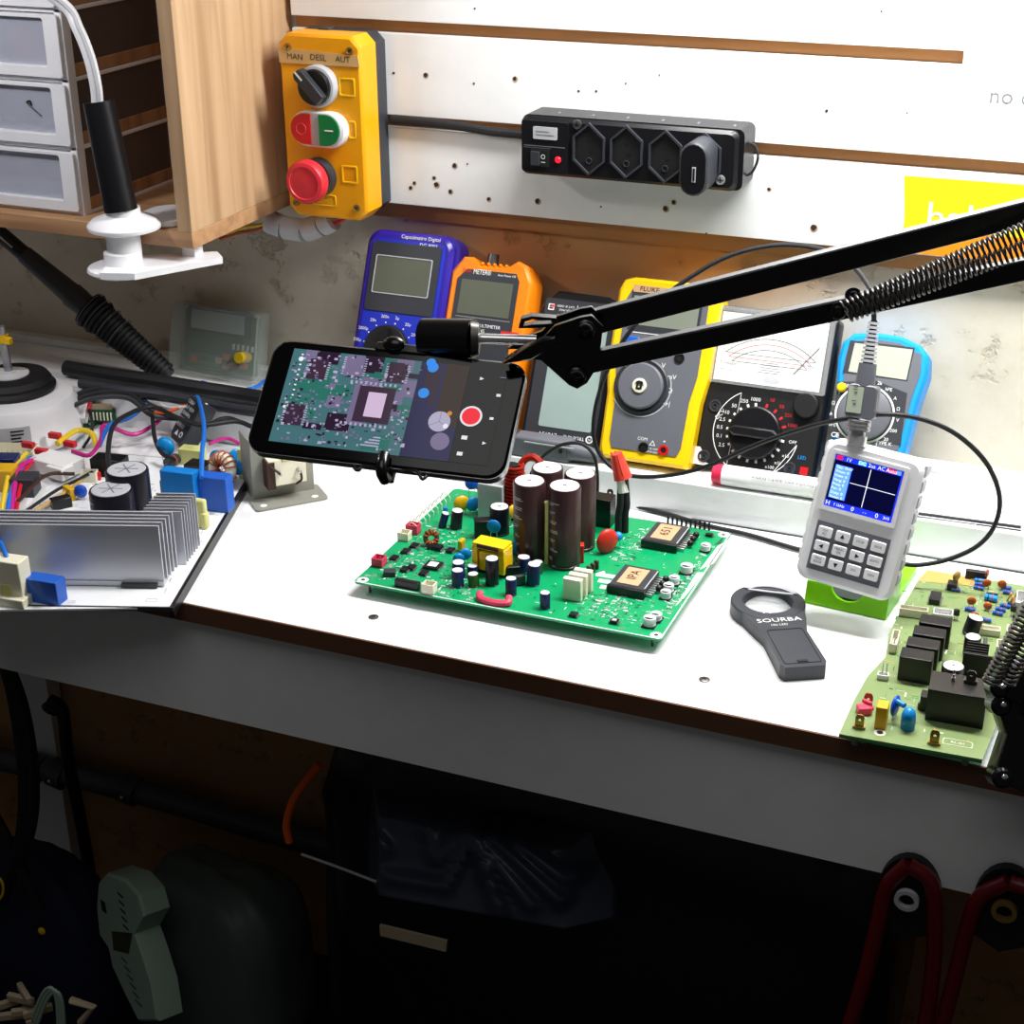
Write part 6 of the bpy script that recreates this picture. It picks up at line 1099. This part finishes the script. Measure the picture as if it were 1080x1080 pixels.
# ================================================================ under the bench
mb = MB().tube([hy(x, y, 1.362) for x, y in ((-120, 775), (0, 800), (150, 836), (300, 880), (560, 945), (800, 1010))], .0155, 'pipe_grey', n=16)
pp = thing('wall_pipe', 'grey pipe running along the dark wall under the workbench', 'pipe', hy(150, 836, 1.375)); obj('pipe', mb, pp)
for px, py in ((38, 809), (62, 816), (138, 833)):
    c = hy(px, py, 1.360); mb = MB().cyl(c-Vector((.010, 0, -.002)), c+Vector((.010, 0, -.002)), .0185, m='pipe_grey', n=18); mb.ell(c+Vector((0, -.019, 0)), (.003, .002, .003), 'chrome', 8, 6); obj('pipe_clip', mb, pp)
for lab, pts, r in (('black cable hanging at the far left below the workbench, outer of the pair', ((-18, 660), (6, 700), (20, 760), (27, 830), (22, 890), (2, 950)), .0075), ('black cable hanging at the far left below the workbench, inner of the pair', ((-20, 600), (0, 680), (22, 740), (33, 800), (34, 860), (20, 910), (-10, 960)), .0065), ('black cable hanging below the left end of the bench, crossing behind the pair', ((-12, 850), (10, 890), (28, 930), (44, 965)), .006)):
    mb = MB().tube([hy(x, y, 1.06) for x, y in pts], r, 'black_matte'); loose('hanging_cable', lab, 'cable', mb)
mb = MB().tube([hy(x, y, 1.30) for x, y in ((52, 738), (66, 750), (72, 800), (86, 870), (98, 940))], .0075, 'black_matte'); mb.ell(hy(58, 747, 1.30), (.018, .01, .008), 'black_matte'); loose('wall_cable', 'black cable hanging straight down in front of the grey wall pipe', 'cable', mb)
def lump(name, lab, cat, c, r, m, seed=0, amp=.12, fr=5, par=None, sq=1.):
    rs = random.Random(seed); ph_ = [rs.uniform(0, 6) for _ in range(9)]; vs = []; fs = []; N, K = 40, 26
    for i in range(K+1):
        th = math.pi*i/K
        for j in range(N):
            a = 2*math.pi*j/N; x = math.sin(th)*math.cos(a); y = math.sin(th)*math.sin(a); z = -math.cos(th)
            if sq < 1: x, y, z = [math.copysign(abs(q)**sq, q) for q in (x, y, z)]
            k = 1+amp*(math.sin(fr*x+ph_[0]+2*z)*math.cos(fr*z+ph_[1])+.5*abs(math.sin(fr*2.1*(x+z)+ph_[2]+y*3))+.3*math.sin(fr*3.3*y+ph_[3]+x*5))
            vs.append((c[0]+r[0]*x*k, c[1]+r[1]*y*k, c[2]+r[2]*z*k))
    fs = [(i*N+j, i*N+(j+1) % N, (i+1)*N+(j+1) % N, (i+1)*N+j) for i in range(K) for j in range(N)]
    mb = MB().add(vs, fs, m)
    if par: return obj(name, mb, par, smooth=70)
    return tag(obj(name, mb, smooth=70), lab, cat)
bg = thing('tool_bag', 'large black tool bag with orange trim standing in the dark under the workbench', 'bag', (-.42, 1.17, -DESK))
lump('body', '', '', (-.405, 1.235, -.445), (.285, .125, .275), 'leather', 5, .03, 5, bg, .4)
# creased leather flap on top, fold highlights put in as a lighter leather colour: ridges fan out from one point
A = [hy(390, 850, 1.08), hy(590, 850, 1.06), hy(640, 985, 1.01), hy(395, 940, 1.01)]; N = 44; vs = []
rid = [((500, 880), (528, 962), 1.), ((500, 880), (560, 955), .8), ((520, 885), (590, 950), 1.), ((545, 890), (604, 935), .7), ((495, 875), (462, 905), .8), ((500, 872), (455, 895), .4), ((410, 925), (470, 935), .6), ((470, 935), (500, 880), .9), ((375, 862), (405, 895), .6), ((460, 900), (450, 875), .4)]
def sd(p, a, b_):
    ax_, ay = b_[0]-a[0], b_[1]-a[1]; t = max(0, min(1, ((p[0]-a[0])*ax_+(p[1]-a[1])*ay)/(ax_*ax_+ay*ay))); return math.hypot(p[0]-a[0]-ax_*t, p[1]-a[1]-ay*t)
for i in range(N+1):
    for j in range(N+1):
        u, v = i/N, j/N; px = 362+u*270; py = 838+.18*(px-362)+v*118; h_ = max([w2*math.exp(-(sd((px, py), a, b_)/9.)**2) for a, b_, w2 in rid])
        p = hy(px, py, 1.095-.045*v); e = min(u, v, 1-u, 1-v); k = h_*.021+.004*math.sin(u*9+v*4); q = p+(CP-p).normalized()*(k*min(1, e*8)); 
        vs.append((q.x, q.y+(.05*(1-min(1, e*7))), q.z))
mb = MB().add(vs, [(i*(N+1)+j, i*(N+1)+j+1, (i+1)*(N+1)+j+1, (i+1)*(N+1)+j) for i in range(N) for j in range(N)], 'leather_flap_lit'); fl2 = obj('folded_flap', mb, bg, smooth=80); s = fl2.modifiers.new('thick', 'SOLIDIFY'); s.thickness = .002
mb = MB().tube([hy(x, y, 1.085) for x, y in ((305, 888), (302, 868), (310, 842), (324, 822), (337, 806))], .0038, 'orange_trim'); obj('piping', mb, bg)
mb = MB().tube([hy(x, y, 1.075) for x, y in ((318, 901), (355, 914), (397, 930))], .0014, 'light_grey'); obj('zip', mb, bg)
P = [hy(x, y, 1.062) for x, y in ((400, 976), (471, 993), (470, 1004), (401, 987))]; mb = MB(); mb.add([tuple(p) for p in P]+[tuple(p+Vector((0, .003, 0))) for p in P], [(3, 2, 1, 0), (4, 5, 6, 7), (0, 1, 5, 4), (1, 2, 6, 5), (2, 3, 7, 6), (3, 0, 4, 7)], 'beige'); obj('tag', mb, bg)
lump('white_sack', 'pale crumpled plastic sack on the floor left of the black tool bag', 'sack', (-.865, 1.21, -.615), (.098, .075, .135), 'white_bag', 11, .05, 4, None, .7)
gr = thing('plastic_grille', 'pale green slotted plastic part, lying against the pale sack', 'plastic part', (-.955, 1.12, -.68))
GRF = Frame(hy(125, 985, 1.10), (1, -.5, 0), (0, .15, 1)); mb = MB(GRF.M).prism(GRF.P((103, 930), (112, 921), (132, 928), (146, 944), (152, 966), (142, 985), (150, 1008), (160, 1040), (166, 1078), (146, 1078), (132, 1050), (118, 1020), (114, 1000), (104, 985), (101, 955)), -.03, 0, 'pale_green', inset=.003)
for i in range(6): a = GRF.uv(124+i*1.5, 942+i*8.5); mb.rect(a[0], a[1], a[0]+.012, a[1]+.0022, .0004, 'black_matte')
for i in range(6): a = GRF.uv(128+i*3, 1010+i*9); mb.rect(a[0], a[1], a[0]+.014, a[1]+.0016, .0004, 'black_matte')
mb.quad(GRF.P((106, 948), (111, 952), (113, 964), (108, 960)), .0004, 'black_matte'); mb.quad(GRF.P((118, 982), (140, 984), (136, 1006), (120, 1002)), .0004, 'olive')
obj('shell', mb, gr)
for i in range(0):
    a = hy(122+i*2.0, 938+i*12, 1.088); b_ = hy(142+i*2.2, 934+i*12.6, 1.10); mb = MB().tube([a, a.lerp(b_, .5)+Vector((0, -.008, .002)), b_], .0032, 'pale_green', n=6); obj('tooth', mb, gr)
nb = lump('navy_bag', 'dark navy cloth bag with a yellow stud at the lower left under the bench', 'bag', (-1.06, 1.135, -.60), (.105, .065, .140), 'dark_blue_cloth', 21, .05, 4, None, .8)
W = WM[nb]; mb = MB().ell(hy(44, 982, 1.062), (.0045, .003, .0045), 'yellow_button', 12, 8); obj('stud', mb, nb)
lump('blue_cloth', 'bright blue cloth bulging beside the navy bag at the left edge', 'cloth', (-1.105, 1.015, -.60), (.05, .03, .05), 'blue_disc', 22, .08, 4)
bx = thing('scrap_tray', 'pile of pale connectors, wires and dark parts at the bottom left corner on the floor', 'scrap parts', (-.98, .98, -.75))
rs = random.Random(5); mb = MB()
for i in range(7): c = hy(18+rs.uniform(-14, 24), 1055+rs.uniform(-8, 18), 1.0); mb.box(c, (.030, .006, .008), 'beige', rot=rs.uniform(-1, 1), T=Matrix.Identity(4))
obj('connector_strip', mb, bx, bevel=.001)
mb = MB().box((-.93, .99, -.70), (.26, .06, .10), 'olive'); obj('box', mb, bx, bevel=.01)
for k in range(3): mb = MB().tube([hy(x+k*3, y+k*2, .995) for x, y in ((30, 1085), (44, 1050), (54, 1042), (60, 1056), (62, 1090))], .0020, 'pale_green'); obj('wire', mb, bx)
mb = MB().tube([hy(x, y, .995) for x, y in ((75, 1055), (98, 1062), (85, 1078))], .004, 'beige', smooth=False); obj('clip', mb, bx)
mb = MB().tube([hy(x, y, 1.03) for x, y in ((-6, 922), (2, 930), (3, 942), (-3, 952))], .0014, 'yellow_button'); loose('yellow_cable_tie', 'thin yellow green wire loop at the left edge below the bench', 'wire', mb)
for lab, pts, ring_, ctr, inner in (('left of the two dark red handled tools hanging under the bench front', ((893, 1092), (912, 1030), (926, 975), (936, 935), (958, 912), (982, 932), (986, 985), (982, 1040), (974, 1092)), 'light_grey', (956, 950), 958), ('right of the two dark red handled tools hanging under the bench front, with brass eyelet', ((990, 1095), (1006, 1035), (1020, 980), (1034, 946), (1064, 930), (1092, 946), (1098, 1000), (1090, 1092)), 'brass', (1059, 962), 1062)):
    P = [hy(x, y, .972) for x, y in pts]; t = thing('hanging_snips', lab, 'hand tool', hy(ctr[0], ctr[1], .972)); n_ = len(P)
    mb = MB().tube(P[:n_//2+1], .0060, 'red_handle', n=12); obj('handle', mb, t); mb = MB().tube(P[n_//2:], .0060, 'red_handle', n=12); obj('handle', mb, t)
    c = hy(*ctr, .966); Pl = Frame(c, (1, 0, 0), (0, 0, 1)); mb = MB(Pl.M).prism([(-.022, -.03)]+[(.0225*math.cos(q), -.002+.033*math.sin(q)) for q in [math.pi-math.pi*i/14 for i in range(15)]]+[(.022, -.03), (0, -.042)], -.016, -.009, 'black_matte'); obj('jaw_plate', mb, t, bevel=.001)
    mb = MB(Pl.M).ring(circ(0, 0, .0088, 24), circ(0, 0, .0056, 24), -.003, .001, ring_); obj('eyelet', mb, t)
# ================================================================ camera, light, render look
if 1:
    for o in list(SC.objects):
        if o.parent is None: o.location.z += DESK
    cd = bpy.data.cameras.new('camera'); cam = bpy.data.objects.new('camera', cd); COL.objects.link(cam); SC.camera = cam
    cam.matrix_world = Matrix.Translation(CP+Vector((0, 0, DESK))) @ Matrix((CR, CU, -CF)).transposed().to_4x4()
    cd.sensor_width = 36; cd.lens = 36*FPX/1080; cd.clip_start = .05
    def area(name, loc, tgt, sx, sy, power, col):
        l = bpy.data.lights.new(name, 'AREA'); l.shape = 'RECTANGLE'; l.size = sx; l.size_y = sy; l.energy = power; l.color = col
        o = bpy.data.objects.new(name, l); COL.objects.link(o); loc = Vector(loc)+Vector((0, 0, DESK)); d = Vector(tgt)+Vector((0, 0, DESK))-loc
        o.matrix_world = Matrix.Translation(loc) @ d.to_track_quat('-Z', 'Y').to_matrix().to_4x4(); return o
    area('bench_strip_light', (-.15, 1.245, .72), (-.15, 1.24, 0), .62, .10, 13, (1, .985, .96))
    area('clamp_lamp_light', (-1.02, .955, .595), (-1.00, 1.12, .10), .05, .05, 1.3, (1, .98, 1))
    area('room_fill_light', (-.2, .15, 1.85), (-.4, 1.2, .1), 1.2, 1.2, 6.2, (1, .98, .96))  # added overhead fill, aimed to brighten faces the bench light only grazes
    w = bpy.data.worlds.new('world'); SC.world = w; w.use_nodes = True
    w.node_tree.nodes['Background'].inputs[0].default_value = (.98, 1, .96, 1); w.node_tree.nodes['Background'].inputs[1].default_value = .042
    SC.view_settings.view_transform = 'Standard'; SC.view_settings.look = 'None'; SC.view_settings.exposure = 0; SC.view_settings.gamma = 1
    SC.view_settings.use_curve_mapping = False
    SC.cycles.max_bounces = 8; SC.cycles.transparent_max_bounces = 12; SC.cycles.use_denoising = True
